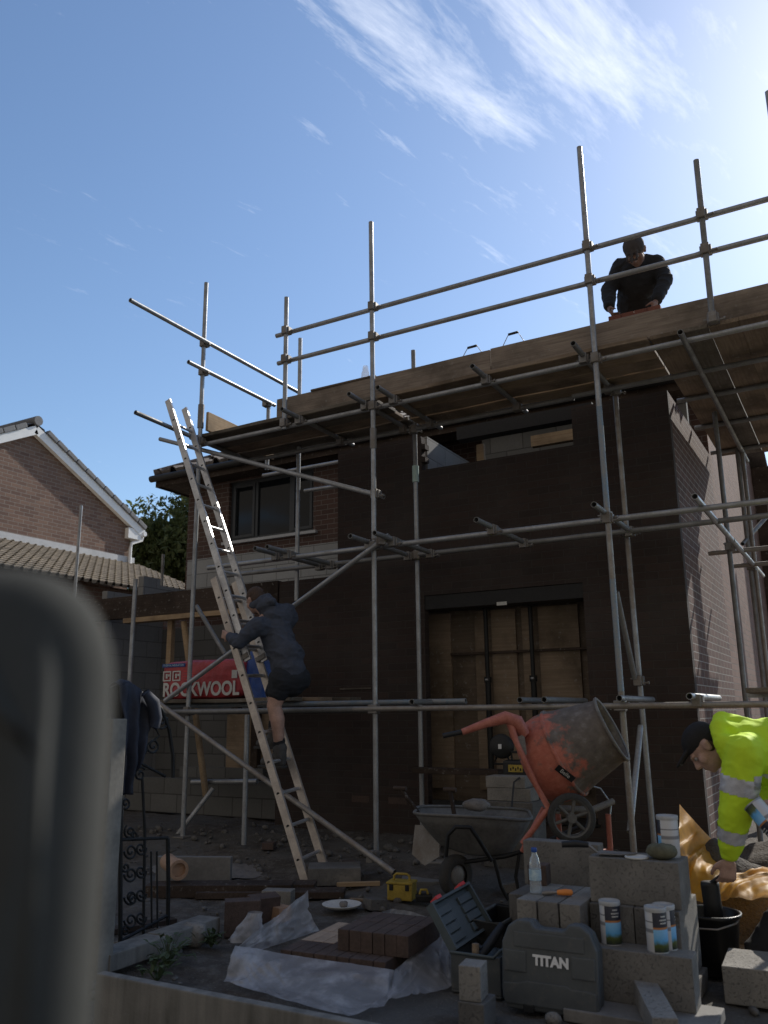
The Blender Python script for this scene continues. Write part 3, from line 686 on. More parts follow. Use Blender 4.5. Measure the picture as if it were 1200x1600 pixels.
# ------------------------------------------------------------------ neighbour's gable house
def neighbour():
    X = -14.0; t = thing('gable_house', 'brick gable end of the neighbouring house with white bargeboards, partly sunlit', 'house', (X, 10.4, 0))
    ya, za = 10.42, 6.80; yr, zr = 13.25, 5.32; pl = (za-zr)/(yr-ya); yl = ya-(yr-ya); zl = zr
    w = MB(); w.prism([(yl+.1, -.1), (yr-.1, -.1), (yr-.1, zr+.05), (ya, za), (yl+.1, zr+.05)], 8, Matrix(((0, 0, -1, X), (1, 0, 0, 0), (0, 1, 0, 0), (0, 0, 0, 1))))
    w.build('gable_wall', M['brick_gable'], t)
    r = MB()
    for sg in (1, -1):
        s = V((0, -sg, pl)).normalized(); L = math.hypot(yr-ya+.2, pl*(yr-ya+.2))
        o = V((X+.10, ya+sg*(yr-ya+.2), zr-.2*pl+.12))
        if sg > 0: tiled(r, o, (-1, 0, 0), s, 8.2, L, roll=.03, sub=4)
        else: tiled(r, o, (-1, 0, 0), s, 8.2, L, roll=.03, sub=4)
    ro = r.build('roof', M['tile_grey'], t)
    for sg in (1, -1):
        s = V((0, -sg, pl)).normalized(); n = V((0, sg*pl, 1)).normalized(); L = math.hypot(yr-ya+.2, pl*(yr-ya+.2))
        o = V((X, ya+sg*(yr-ya+.2), zr-.2*pl))
        b = MB(); A = o+V((.09, 0, 0)); B = A+s*L
        b.add([A-n*.10, B-n*.10, B+n*.07, A+n*.07, A-n*.10+V((.03, 0, 0)), B-n*.10+V((.03, 0, 0)), B+n*.07+V((.03, 0, 0)), A+n*.07+V((.03, 0, 0))], [(0, 1, 2, 3), (7, 6, 5, 4), (0, 4, 5, 1), (1, 5, 6, 2), (2, 6, 7, 3), (3, 7, 4, 0)])
        b.add([o-n*.09+V((.0, 0, 0)), o+s*L-n*.09, o+s*L-n*.09+V((.09, 0, 0)), o-n*.09+V((.09, 0, 0))], [(0, 1, 2, 3)])
        b.build('bargeboard', M['white_pvc'], t)
        k = MB(); m = int(L/.29)
        for i in range(m):
            c = o+s*(.16+i*.29)+n*.125+V((.095, 0, 0)); Mr = Matrix((V((1, 0, 0)), s, n)).transposed()
            k.box(c, (.13, .27, .10), Mr @ Matrix.Rotation(R(2.5), 3, 'X'))
        k.build('verge_cap', M['tile_grey'], ro, bevel=.012)
    k = MB(); k.tube((X+.16, ya, za+.17), (X-8, ya, za+.17), .10, n=12); k.build('ridge', M['tile_grey'], ro)
    e = MB(); e.bb((X-.1, yr-.25, zr-.28), (X+.11, yr+.12, zr-.05)); e.build('eaves_box', M['white_pvc'], t)
    g = MB(); g.tube((X+.14, yr+.22, zr-.12), (X-8, yr+.22, zr-.12), .055); g.build('gutter', M['white_pvc'], t)
    d = MB(); d.path([(X+.06, yr+.22, zr-.17), (X+.06, yr+.2, zr-.26), (X+.06, yr-.1, zr-.38), (X+.06, yr-.12, zr-.5), (X+.06, yr-.12, 4.35)], .036); d.build('downpipe', M['white_pvc'], t)
    # lean-to roof below the gable
    lr = MB(); x1, z0, z1 = -11.3, 4.47, 3.42; s = V((X-x1, 0, z0-z1)); L = s.length
    tiled(lr, (x1, 6.0, z1), (0, 1, 0), s.normalized(), 7.45, L, tw=.17, cw=.2, roll=.028, sub=8, lip=.042, hollow=True)
    lr.add([(x1, 6, z1), (x1, 13.45, z1), (X, 13.45, z0), (X, 6, z0)], [(0, 1, 2, 3)])
    lo = lr.build('lean_to_roof', M['tile_tan'], t)
    f = MB(); f.bb((X, 6, z0-.02), (X+.03, 13.3, z0+.16)); f.build('flashing', M['lead'], lo)
    lw = MB(); lw.bb((x1-.4, 6, -.1), (x1-.2, 13.3, z1)); lw.bb((X, 13.15, -.1), (x1-.4, 13.3, z1)); lw.build('lean_to_wall', M['brick_gable'], t)
neighbour()

# ------------------------------------------------------------------ tree and weeds
def tree(name, label, loc, h, rad, n, seed, leafs=.16, mat='leaf'):
    rnd = random.Random(seed); t = thing(name, label, 'tree', loc)
    b = MB(); x, y, z = loc
    b.path([(x, y, z-.1), (x+.1, y, z+h*.3), (x-.05, y+.1, z+h*.6), (x, y, z+h*.85)], [.2, .16, .1, .03])
    for k in range(9):
        a = k*2.4; q = h*(.3+.05*k)
        b.path([(x, y, z+q), (x+math.cos(a)*rad*.4, y+math.sin(a)*rad*.4, z+q+.5), (x+math.cos(a)*rad*.75, y+math.sin(a)*rad*.75, z+q+1.1)], [.07, .045, .015], n=6)
    b.build('trunk', M['bark'], t)
    c = MB(); cl = []
    for k in range(80):
        a = rnd.random()*6.283; u = rnd.random()**.6; zz = rnd.random()
        rr = rad*(1-abs(zz-.45)**2*1.9)
        cl.append((V((x+math.cos(a)*rr*u, y+math.sin(a)*rr*u, z+h*(.18+.8*zz))), rad*(.22+.2*rnd.random())))
    for k in range(n):
        q, r = cl[rnd.randrange(len(cl))]
        d = V((rnd.gauss(0, 1), rnd.gauss(0, 1), rnd.gauss(0, 1))).normalized()*r*(rnd.random()**.35)
        p = q+d; s = leafs*(.5+rnd.random())
        Mr = Matrix.Rotation(rnd.random()*6.3, 3, 'Z') @ Matrix.Rotation(rnd.gauss(0, .8), 3, 'X') @ Matrix.Rotation(rnd.gauss(0, .5), 3, 'Y')
        c.add([p+Mr @ V(v) for v in ((0, -s, 0), (s*.45, 0, s*.12), (0, s, 0), (-s*.45, 0, s*.12))], [(0, 1, 2, 3)])
    c.build('crown', M['leaf'], t)
tree('tree', 'dense dark green tree between the neighbouring gable and the older house', (-15.9, 18.4, 0), 7.6, 2.9, 110000, 5, .085)

def weeds():
    spots = [((262, 1512), .16, 'pale flowered weed clump at the foot of the low concrete wall', 40), ((245, 1535), .12, 'small dark weed by the concrete post behind the low wall', 30), ((330, 1480), .09, 'thin weed tuft beside the coping stones', 24)]
    for k, (px, h, lab, n) in enumerate(spots):
        p = oz(px[0], px[1], -.12); rnd = random.Random(20+k); m = MB()
        for i in range(n):
            a = rnd.random()*6.3; r = h*(.3+.8*rnd.random()); e = p+V((math.cos(a)*r*.8, math.sin(a)*r*.8, h*(.3+.7*rnd.random()))); s = .018+.02*rnd.random()
            m.path([p, (p+e)/2+V((0, 0, h*.2)), e], [.003, .002, .001], n=4)
            Mr = Matrix.Rotation(a, 3, 'Z') @ Matrix.Rotation(rnd.gauss(0, .6), 3, 'Y')
            m.add([e+Mr @ V(v) for v in ((-s, 0, 0), (0, s*.5, .004), (s, 0, 0), (0, -s*.5, .004))], [(0, 1, 2, 3)])
        solo(m, 'weed', M['weed'], lab, 'plant', 'weeds by the low wall')
weeds()

# ------------------------------------------------------------------ scaffold
YO, YI, TRAD = 6.85, 7.75, .0248
SCF = thing('scaffold', 'galvanised tube scaffold standing in front of and round the new brick extension', 'scaffold', (-3.3, YO, 0))
def T(name, p, q, mat='galv', hollow=True, r=TRAD, label=None):
    m = MB(); m.tube(p, q, r, n=14, hollow=hollow); return m.build(name, M[mat], SCF, label=label)
CPL = []
def coupler_mesh():
    m = MB(); m.box((0, 0, 0), (.092, .066, .08)); m.box((0, -.036, 0), (.066, .055, .092)); m.tube((.03, -.02, -.02), (.085, -.02, -.02), .008, n=6); m.tube((-.03, .02, .02), (-.08, .03, .02), .008, n=6); m.tube((.08, -.02, -.02), (.095, -.02, -.02), .016, n=6)
    return m.mesh('coupler', [M['clamp']], None, .006, 1)
CM = coupler_mesh()
def coupler(p, rz=0, rx=0):
    o = bpy.data.objects.new('coupler', CM); COL.objects.link(o); o.parent = SCF
    o.matrix_local = WM[SCF.name].inverted() @ (Matrix.Translation(V(p)) @ Matrix.Rotation(rz, 4, 'Z') @ Matrix.Rotation(rx, 4, 'X')); WM[o.name] = Matrix.Identity(4)
def scaffold():
    # standards of the outer row
    T('standard', (-6.28, YO, -.03), (-6.28, YO, 4.5)); T('standard', (-6.28, YO, 4.502), (-6.285, YO, 6.2)); m = MB(); m.tube((-6.28, YO, 4.38), (-6.28, YO, 4.66), .036, n=14); m.build('sleeve', M['clamp'], SCF)
    T('standard', (-4.0, YO, 0), (-4.0, YO, 3.85)); T('standard', (-4.0, YO, 3.852), (-4.01, YO, 6.27)); m = MB(); m.tube((-4.0, YO, 3.75), (-4.0, YO, 3.96), .034, n=14); m.build('sleeve', M['clamp'], SCF)
    T('standard', (-1.73, YO, -.05), (-1.738, YO, 1.35), 'galv_rust'); T('standard', (-1.738, YO, 1.351), (-1.74, YO, 2.25), 'blue_steel', label='tube with worn blue paint'); T('standard', (-1.74, YO, 2.251), (-1.742, YO, 2.85), 'galv_rust')
    T('standard', (-1.742, YO, 2.851), (-1.745, YO, 3.75), 'blue_steel', label='tube with worn blue paint'); T('standard', (-1.745, YO, 3.751), (-1.75, YO, 6.32))
    T('standard', (-.14, YO, -.1), (-.14, YO, 6.24))
    T('guard_post', (-.765, YO, 4.29), (-.755, YO, 5.81), 'galv_dark'); T('guard_post', (-5.095, YO, 4.15), (-5.1, YO, 5.69))
    # inner row
    T('standard', (-1.78, YI, -.02), (-1.8, YI, 2.1), 'galv'); T('standard', (-1.8, YI, 2.101), (-1.81, YI, 4.26), 'galv_rust')
    T('standard', (-4.0, YI, .0), (-4.0, YI, 3.78)); T('standard', (-4.0, YI, 3.781), (-4.0, YI, 5.15), 'galv_dark')
    m = MB(); m.tube((-4.0, YI, 3.62), (-4.0, YI, 3.8), .036, n=14); m.build('sleeve', M['teal'], SCF, label='pale green sleeve joining two tubes')
    T('standard', (-5.55, YI, 2.45), (-5.55, YI, 5.67)); T('guard_post', (-6.27, 8.08, 4.19), (-6.27, 8.08, 5.08))
    # left of the ladder
    q = oy(212, 905, 6.85); T('standard', (q.x, q.y, -.1), q); q = oy(127, 790, 9.0); T('standard', (q.x, q.y, 0), q); q = oy(255, 866, 10.2); T('standard', (q.x, q.y, 0), q, 'galv_dark')
    q = oz(381, 1320, 0); T('standard', q, (q.x, q.y, 1.2))
    # guard rails, ledgers
    yb = YO+.053
    T('guard_rail', (-5.27, yb, 5.29), (.9, yb, 5.29)); T('guard_rail', (-5.24, yb, 4.955), (.9, yb, 4.955))
    T('ledger', (-6.36, yb, 4.195), (-2.6, yb, 4.2)); T('ledger', (-2.599, yb, 4.2), (.9, yb, 4.21)); 
    T('ledger', (-6.3, YI-.053, 4.2), (-2.2, YI-.053, 4.205), 'galv_dark'); T('ledger', (-2.2, YI-.053-.055, 4.2), (.9, YI-.108, 4.205), 'galv_dark')
    T('ledger', (oy(325, 881, yb).x, yb, 2.76), (-3.95, yb, 2.77)); T('ledger', (-3.95, yb+.001, 2.77), (.9, yb, 2.755))
    T('ledger', (-6.6, YI-.053, 2.82), (-1.9, YI-.053, 2.81), 'galv_dark'); T('ledger', (-2.3, YI-.11, 2.8), (.9, YI-.11, 2.8), 'galv_dark')
    T('ledger', (-6.85, YO-.053, 1.235), (-4.2, YO-.053, 1.24), 'galv_dark'); T('ledger', (-4.2, YO-.053, 1.2402), (1.2, YO-.053, 1.235), 'galv_rust')
    T('ledger', (-6.9, YI-.053, 1.23), (-4.5, YI-.053, 1.235), 'galv_dark')
    T('ledger', (-6.9, YO+.25, 1.3), (-3.2, YO+.25, 1.3), 'blue_steel')
    # return rails at the left end
    T('guard_rail', (-6.225, 5.65, 5.42), (-6.225, 8.7, 5.42)); T('guard_rail', (-6.225, 6.55, 5.065), (-6.225, 8.15, 5.065))
    T('ledger', (-6.335, 5.92, 4.285), (-6.335, 8.0, 4.235), 'galv_dark')
    T('brace', oy(250, 686, 6.95), (-3.93, 6.93, 3.265)); coupler((-4.0, 6.9, 3.29))
    # diagonal braces
    T('brace', (-3.80, YO-.06, 2.84), oy(258, 1095, YO-.06)); T('brace', oy(247, 1098, YO-.1), oz(616, 1364, -.02), 'galv_rust')
    T('brace', oy(307, 947, 7.3), oy(352, 1022, 7.2), 'galv_dark'); T('brace', oz(277, 1305, -.02), oy(333, 1232, 7.3))
    T('brace', oy(963, 925, 7.3), oy(992, 1060, 7.7), 'galv_dark'); T('brace', oy(1001, 1135, 7.6), oy(984, 1300, 7.0))
    # short ties by the old house
    a = oy(411, 743, 8.9); T('tie', a, (-5.0, 8.9, a.z)); a = oy(476, 767, 8.9); T('tie', a, (-5.0, 8.9, a.z-.02))
    # transoms
    def trans(px, z, y0, y1, mat='galv_dark'):
        a = oy(px[0], px[1], y0); T('transom', (a.x, y0, z), (a.x, y1, z), mat); return a.x
    for px in ((440, 643), (545, 623), (590, 613), (738, 580), (895, 533)):
        x = trans(px, 4.252, 6.56, 7.95); coupler((x, yb-.01, 4.225)); coupler((x, YI-.05, 4.22))
    T('transom', (-6.33, 6.75, 4.252), (-6.33, 7.9, 4.252), 'galv_dark')
    for px in ((398, 863), (417, 854), (547, 838), (585, 833), (744, 813), (928, 793)):
        x = trans(px, 2.815, 6.52, 7.85); coupler((x, yb-.01, 2.79)); coupler((x, YI-.06, 2.80))
    for u in (643, 812, 850, 968):
        x = trans((u, 1097), 1.295, 6.7, 7.85)
    x = oy(1077, 1087, 6.62).x; T('transom', (x, 6.62, 1.3), (x, 8.0, 1.3), 'galv'); coupler((x+.02, YO-.03, 1.27))
    # the return along the side wall
    for x, y, m in ((-1.08, 8.95, 'galv_dark'), (-1.05, 10.4, 'galv_dark'), (-1.0, 10.42, 'galv_rust'), (-1.02, 13.6, 'galv_dark'), (-.1, 10.6, 'galv_dark'), (-.08, 13.6, 'galv_dark')):
        T('standard', (x, y, -.1), (x, y, 4.24 if x < -.5 else 4.22), m)
    T('ledger', (-1.0, 6.68, 4.195), (-1.0, 10.9, 4.195), 'galv_dark'); T('ledger', (-1.005, 6.62, 2.80), (-1.005, 8.6, 2.80), 'galv'); T('ledger', (-1.0, 8.601, 2.80), (-1.0, 11.2, 2.80), 'galv')
    T('ledger', (-.25, 6.7, 2.85), (-.25, 10.8, 2.85), 'galv_dark'); T('ledger', (-.28, 6.6, 4.15), (-.28, 10.9, 4.15), 'galv_dark')
    for y in (8.45, 9.42, 10.5): T('transom', (-1.36, y, 4.25), (.1, y, 4.25), 'galv_dark')
    T('transom', oy(1107, 865, 9.3), oy(1107, 865, 9.3)+V((1.5, 0, 0)), 'galv_rust'); T('transom', oy(1143, 885, 10.2), oy(1143, 885, 10.2)+V((1.4, 0, 0)), 'galv_rust')
    T('brace', oy(1160, 850, 10.3), oy(1200, 805, 10.9), 'galv_dark')
    m = MB(); m.bb((-.95, 8.0, 1.30), (.6, 8.06, 1.38)); m.build('beam', M['galv'], SCF, label='square section aluminium beam')
    # couplers on the standards
    for x in (-4.0, -1.745):
        for z in (5.29, 4.955, 4.2, 2.765): coupler((x, YO+.02, z), 0)
        coupler((x, YO-.03, 1.24), math.pi)
    for x, zs in ((-5.1, (5.29, 4.955, 4.22)), (-.76, (5.29, 4.955, 4.33)), (-6.28, (5.42, 5.065, 4.22, 1.24)), (-.14, (5.29, 4.955, 4.2, 2.76))):
        for z in zs: coupler((x, YO+.02, z))
    for x in (-4.0, -1.8):
        for z in (4.2, 2.81): coupler((x, YI-.03, z), .6)
    coupler((-3.9, YO-.05, 2.8), .8); coupler(oz(588, 1336, .07)+V((0, -.05, 0))); coupler((-6.27, 8.05, 5.06)); coupler((-1.08, 8.95, 2.8), 1.5); coupler((-1.05, 10.4, 2.8), 1.5); coupler((-1.8, YI, 1.46))
    for x in (-6.28, -4.0, -1.73, -.14):
        m = MB(); m.box((x, YO, .0), (.15, .15, .012)); m.build('base_plate', M['clamp'], SCF)
scaffold()

# ------------------------------------------------------------------ scaffold boards
def board(label, p, q, w, th, up, mat, group, name='scaffold_board', sag=0.0):
    """a plank from p to q, its width along up x direction"""
    p, q = V(p), V(q); d = q-p; L = d.length; n = 10; mb = MB()
    xs = [-L/2+L*i/n for i in range(n+1)]; P = []
    for x in xs:
        dz = -sag*(1-(2*x/L)**2) + .004*math.sin(x*5+L)
        for (a, b) in ((-w/2, -th/2), (w/2, -th/2), (w/2, th/2), (-w/2, th/2)): P.append((x, a, b+dz))
    fs = []
    for i in range(n):
        for k in range(4): fs.append((i*4+k, i*4+(k+1) % 4, (i+1)*4+(k+1) % 4, (i+1)*4+k))
    fs += [(3, 2, 1, 0), (n*4, n*4+1, n*4+2, n*4+3)]
    mb.add(P, fs)
    return solo(mb, name, M[mat], label, 'scaffold board', group, axes((p+q)/2, d, up), bevel=.004, seg=1)
def boards():
    g = 'boards of the top scaffold deck'; zt = 4.297; rows = [('outermost', 6.98), ('second', 7.213), ('third', 7.446), ('innermost', 7.70)]
    mats = {0: ['board_dark', 'board_dark', 'board', 'board_dark'], 1: ['board', 'board_tan', 'board', 'board_tan']}
    for k, (nm, y) in enumerate(rows):
        board(f'{nm} row board of the top deck, left length reaching towards the ladder', (-6.46+.03*k, y, zt), (-4.02+.02*(k % 2), y, zt), .225, .038, (0, 0, 1), mats[0][k], g)
        board(f'{nm} row board of the top deck, long length over the upper window opening', (-3.97+.02*(k % 3), y, zt), (-1.30, y, zt), .222, .038, (0, 0, 1), mats[1][k], g)
    names = ['nearest the side wall', 'second from the side wall', 'third from the side wall', 'fourth from the side wall', 'fifth from the side wall', 'outermost']
    for k, nm in enumerate(names):
        x = -1.165+k*.2365
        board(f'board of the side walkway running back along the house, {nm}', (x, 6.9, zt), (x+.006*((k*7) % 3-1), 10.82+.05*(k % 3), zt), [.2355, .229, .2355, .2355, .230, .2355][k], .038, (0, 0, 1), ['board', 'board_dark', 'board', 'board', 'board_dark', 'board'][k], g)
    g = 'toe boards on edge along the top deck'; yt = YO+.105
    board('mortar stained toe board on edge along the top deck, left length', (-5.27, yt, 4.425), (-2.76, yt, 4.425), .255, .036, (0, -1, .0), 'toe_old', g, 'toe_board')
    board('brown stained toe board on edge in front of the crouching bricklayer, right length', (-2.755, yt, 4.43), (.9, yt, 4.44), .262, .038, (0, -1, .0), 'toe_old', g, 'toe_board')
    board('sunlit pale toe board across the left end of the top deck', (-6.2, 6.86, 4.45), (-6.2, 8.1, 4.43), .225, .036, (-1, 0, 0), 'timber', g, 'toe_board')
    m = MB(); m.box((0, 0, 0), (.8, .6, .025)); solo(m, 'mortar_board', M['ply_dark'], 'dark plywood mortar board lying across the top of the toe board', 'board', None, TR((-4.42, 7.22, 4.51), 0, R(-10)), bevel=.01)
    g = 'boards of the low platform'
    for k, y in enumerate((7.0, 7.24, 7.48)):
        board(['front', 'middle', 'rear'][k]+' board of the low platform carrying the red insulation pack', (-7.5, y, 1.345), (-5.0+.2*k, y, 1.345), .225, .038, (0, 0, 1), ['board_dark', 'board', 'board_dark'][k], g)
    g2 = (-1.1, .5)
    board('board of the low side platform beside the lit wall', (-.75, 7.2, 1.345), (-.75, 9.5, 1.345), .225, .038, (0, 0, 1), 'board_dark', g)
boards()

# ------------------------------------------------------------------ extension ladder
LB0 = V((-4.11, 5.93, -.125)); LT0 = V((-6.335, 6.40, 4.27)); LW = V((-.06, .385, .015))
LD = (LT0-LB0).normalized(); LNRM = LD.cross(LW).normalized()
if LNRM.x < 0: LNRM = -LNRM            # towards the climber
def ladder():
    t = thing('extension_ladder', 'two section aluminium extension ladder leaning against the left end of the scaffold', 'ladder', (LB0+LW*.5))
    wdir = LW.normalized()
    def stile(a, b, mat, label=None):
        m = MB(); c = (a+b)/2; L = (b-a).length
        Mr = Matrix((wdir, LNRM, LD)).transposed()
        m.box(c, (.028, .068, L), Mr)
        for k in range(int(L/.28)):
            q = a+LD*(.2+k*.28)
            m.cur = 1
            for s in (1, -1): m.tube(q+wdir*s*.0135, q+wdir*s*.0146, .015, n=10)
        return m.build('stile', [M[mat], M['black']], t, label=label)
    def rungs(a0, L, mat):
        for k in range(int(L/.28)):
            q = a0+LD*(.2+k*.28); m = MB(); m.tube(q+wdir*.016, q+wdir*(LW.length-.016), .016, n=8); m.build('rung', M[mat], t)
    l1 = 2.95; o0 = LB0
    stile(o0, o0+LD*l1, 'alu_warm', 'dusty lower section stile'); stile(o0+LW, o0+LW+LD*l1, 'alu_warm'); rungs(o0, l1, 'alu')
    off = LNRM*.075+wdir*.004; l0 = 2.0; tot = (LT0-LB0).length+.36
    u0 = LB0+off+wdir*.032; W2 = LW.length-.07
    a = u0+LD*l0; b = u0+LD*tot
    stile(a, b, 'alu'); stile(a+wdir*W2, b+wdir*W2, 'alu')
    for k in range(int((tot-l0)/.28)):
        q = a+LD*(.15+k*.28); m = MB(); m.tube(q, q+wdir*W2, .016, n=8); m.build('rung', M['alu'], t)
    for s in (V((0, 0, 0)), LW):
        m = MB(); m.box(LB0+s+LD*.01, (.04, .08, .05), Matrix((wdir, LNRM, LD)).transposed()); m.build('foot', M['rubber'], t)
    for q in (a+LD*.0, a+wdir*W2):
        m = MB(); m.box(q+LD*.05-LNRM*.03, (.05, .11, .05), Matrix((wdir, LNRM, LD)).transposed()); m.build('guide_bracket', M['clamp'], t, bevel=.005)
ladder()

# ------------------------------------------------------------------ concrete blocks
G0 = -.12                      # level of the front of the site
def block(label, c, size, rz=0, mat='block', rx=0, ry=0, group='concrete blocks', name='concrete_block'):
    m = MB(); m.box((0, 0, size[2]/2), size)
    o = solo(m, name, M[mat], label, 'block', group, TR(c, rz, rx, ry), bevel=.005, seg=2)
    # chipped edges
    rnd = random.Random(hash(label) % 999 if False else len(label)*7+int(abs(c[0])*1000))
    for v in o.data.vertices:
        f = mnoise.noise(V((v.co.x*25+rnd.random()*.1, v.co.y*25+c[0]*9, v.co.z*25+c[1]*7)))
        v.co += V((f, -f, f))*.0016
    return o
def pallet():
    def at(u, v, z): return oz(u, v, z)
    # front block under the three tins
    a = oz(937, 1562, G0+.05)
    y0 = a.y; x0 = a.x
    block('paving slab lying flat under the front right block', (x0+.2, y0-.02, G0), (.62, .34, .05), 0, 'slab', name='paving_slab', group='paving slabs')
    block('large block standing under the three tins at front right', (x0+.205, y0+.07, G0+.05), (.425, .14, .218), R(1), 'block')
    # pair of layers behind: lower row hidden, upper row of block ends, long block on top
    ye = y0+.16
    for k in range(4):
        block(['leftmost', 'second', 'third', 'rightmost'][k]+' upright block end in the row behind the two front tins', (x0-.02+k*.106, ye+.22, G0+.09), (.1, .44, .33), R(.4*(k % 2)), ['block3', 'block', 'block3', 'block'][k])
    block('block lying under the row of upright ends', (x0+.15, ye+.23, G0), (.44, .42, .088), 0, 'block3')
    zt = G0+.421
    block('long block on edge on top of the upright row, under the round float and trowel', (x0+.145, ye+.14, zt), (.43, .22, .205), R(-1), 'block')
    # broken piece between
    block('flat broken slab piece wedged below the standing rear block', (x0-.3, ye+.3, G0+.335), (.34, .22, .055), R(8), 'block2', ry=R(2), name='paving_slab', group='paving slabs')
    block('block standing on edge behind the water bottle and brown brick', (x0-.36, ye+.52, G0+.385), (.43, .1, .232), R(-1), 'block')
    for k in range(3): block(['left', 'middle', 'right'][k]+' block of the buried pile holding up the standing rear block', (x0-.5+k*.14, ye+.42, G0), (.13, .44, .335 if k else .385), 0, 'block3')
    # three block ends with tops showing, left of them
    b = oz(808, 1478, G0+.2); yb = ye-.12; xb = oy(809, 1440, yb).x
    for k in range(3):
        block(['left', 'middle', 'right'][k]+' block of the trio under the water bottle', (xb+.05+k*.106, yb+.22, G0+.215), (.1, .44, .215), R(.6*(k-1)), ['block2', 'block', 'block2'][k])
    for k in range(3): block(['left', 'middle', 'right'][k]+' hidden lower block under the bottle trio, behind the closed tool case', (xb+.05+k*.106, yb+.22, G0), (.1, .44, .213), 0, 'block3')
    # loose ones
    a, b = oz(1003, 1533, G0+.12), oz(1040, 1604, G0+.12); block('loose block lying slantwise on the slab, its top partly sunlit', ((a.x+b.x)/2, (a.y+b.y)/2, G0+.052), (.1, (b-a).length*1.02, .1), math.atan2(b.y-a.y, b.x-a.x)+R(90), 'block2')
    p = oz(1165, 1575, G0); block('half lit block at the lower right beside the bucket', (p.x+.12, p.y+.2, G0), (.44, .34, .16), R(3), 'block2')
    p = oz(733, 1605, G0); block('small light cube block standing on another in front of the open case', (p.x, p.y+.06, G0+.10), (.1, .12, .14), R(8), 'block2'); block('dark block beneath the small cube block in front of the open case', (p.x+.01, p.y+.07, G0-.02), (.12, .16, .118), R(4), 'block3')
    p = oz(512, 1382, G0); block('grey block lying at the foot of the ladder', (p.x, p.y+.1, G0), (.42, .3, .13), R(32), 'block3')
    p = oz(664, 1368, G0); block('grey block left of the barrow wheel', (p.x, p.y+.1, G0), (.25, .22, .11), R(14), 'block2')
    p = oz(690, 1385, G0); block('flat slab leaning behind the yellow lunch box', (p.x-.1, p.y, G0), (.45, .25, .05), R(25), 'slab', name='paving_slab', group='paving slabs')
    p = oz(578, 1360, G0+.03); block('low broken block beside the brace foot', (p.x, p.y+.1, G0), (.35, .2, .07), R(10), 'block3')
    p = oz(815, 1245, .3); 
    q = oy(802, 1250, 6.9)
    block('long pale block of the step stack behind the barrow, lower', (q.x, 6.9, q.z), (.38, .2, .1), 0, 'block2'); block('long pale block of the step stack behind the barrow, upper', (q.x-.03, 6.9, q.z+.103), (.34, .2, .09), R(2), 'block2')
    block('concrete block footing of the step stack behind the barrow', (q.x, 6.9, -.02), (.44, .3, q.z+.018), 0, 'block3')
    return x0, y0, ye, xb, yb
PX0, PY0, PYE, PXB, PYB = pallet()

# ------------------------------------------------------------------ tins, bottle, small tools on the blocks
def tin(label, p, rz=0, h=.182, r=.047, M4=None):
    m4 = M4 if M4 is not None else TR(p, rz)
    t = thing('cement_dye_tin', label, 'tin', group='tins of cement dye', M=m4)
    a = MB(); a.lathe([(r*.96, 0), (r, .004), (r, h-.006), (r*.97, h-.002), (0, h-.002)], n=28); a.lathe([(0, .0), (r*.96, 0)], n=28)
    a.build('label_wrap', M['tin_label'], t, world=False)
    b = MB(); b.lathe([(r*1.035, h-.013), (r*1.05, h-.004), (r*1.03, h+.006), (r*.93, h+.007), (r*.9, h+.002), (0, h+.002)], n=28); b.build('lid', M['lid'], t, world=False, bevel=0)
    c = MB(); c.lathe([(r*1.01, -.001), (r*1.03, .002), (r*1.01, .006)], n=28); c.build('rim', M['galv'], t, world=False)
    tx = MB()
    for k, (zz, w) in enumerate(((.150, .026), (.135, .04), (.122, .034))):
        for i in range(6):
            a0 = -1.05 + (i-2.5)*w/6/r; s = w/8
            P = V((math.cos(a0)*(r+.0006), math.sin(a0)*(r+.0006), zz)); ux = V((-math.sin(a0), math.cos(a0), 0))*s/2
            tx.add([P-ux, P+ux, P+ux+V((0, 0, .006)), P-ux+V((0, 0, .006))], [(0, 1, 2, 3)])
    tx.build('print_line', M['paper'], t, world=False)
    return t
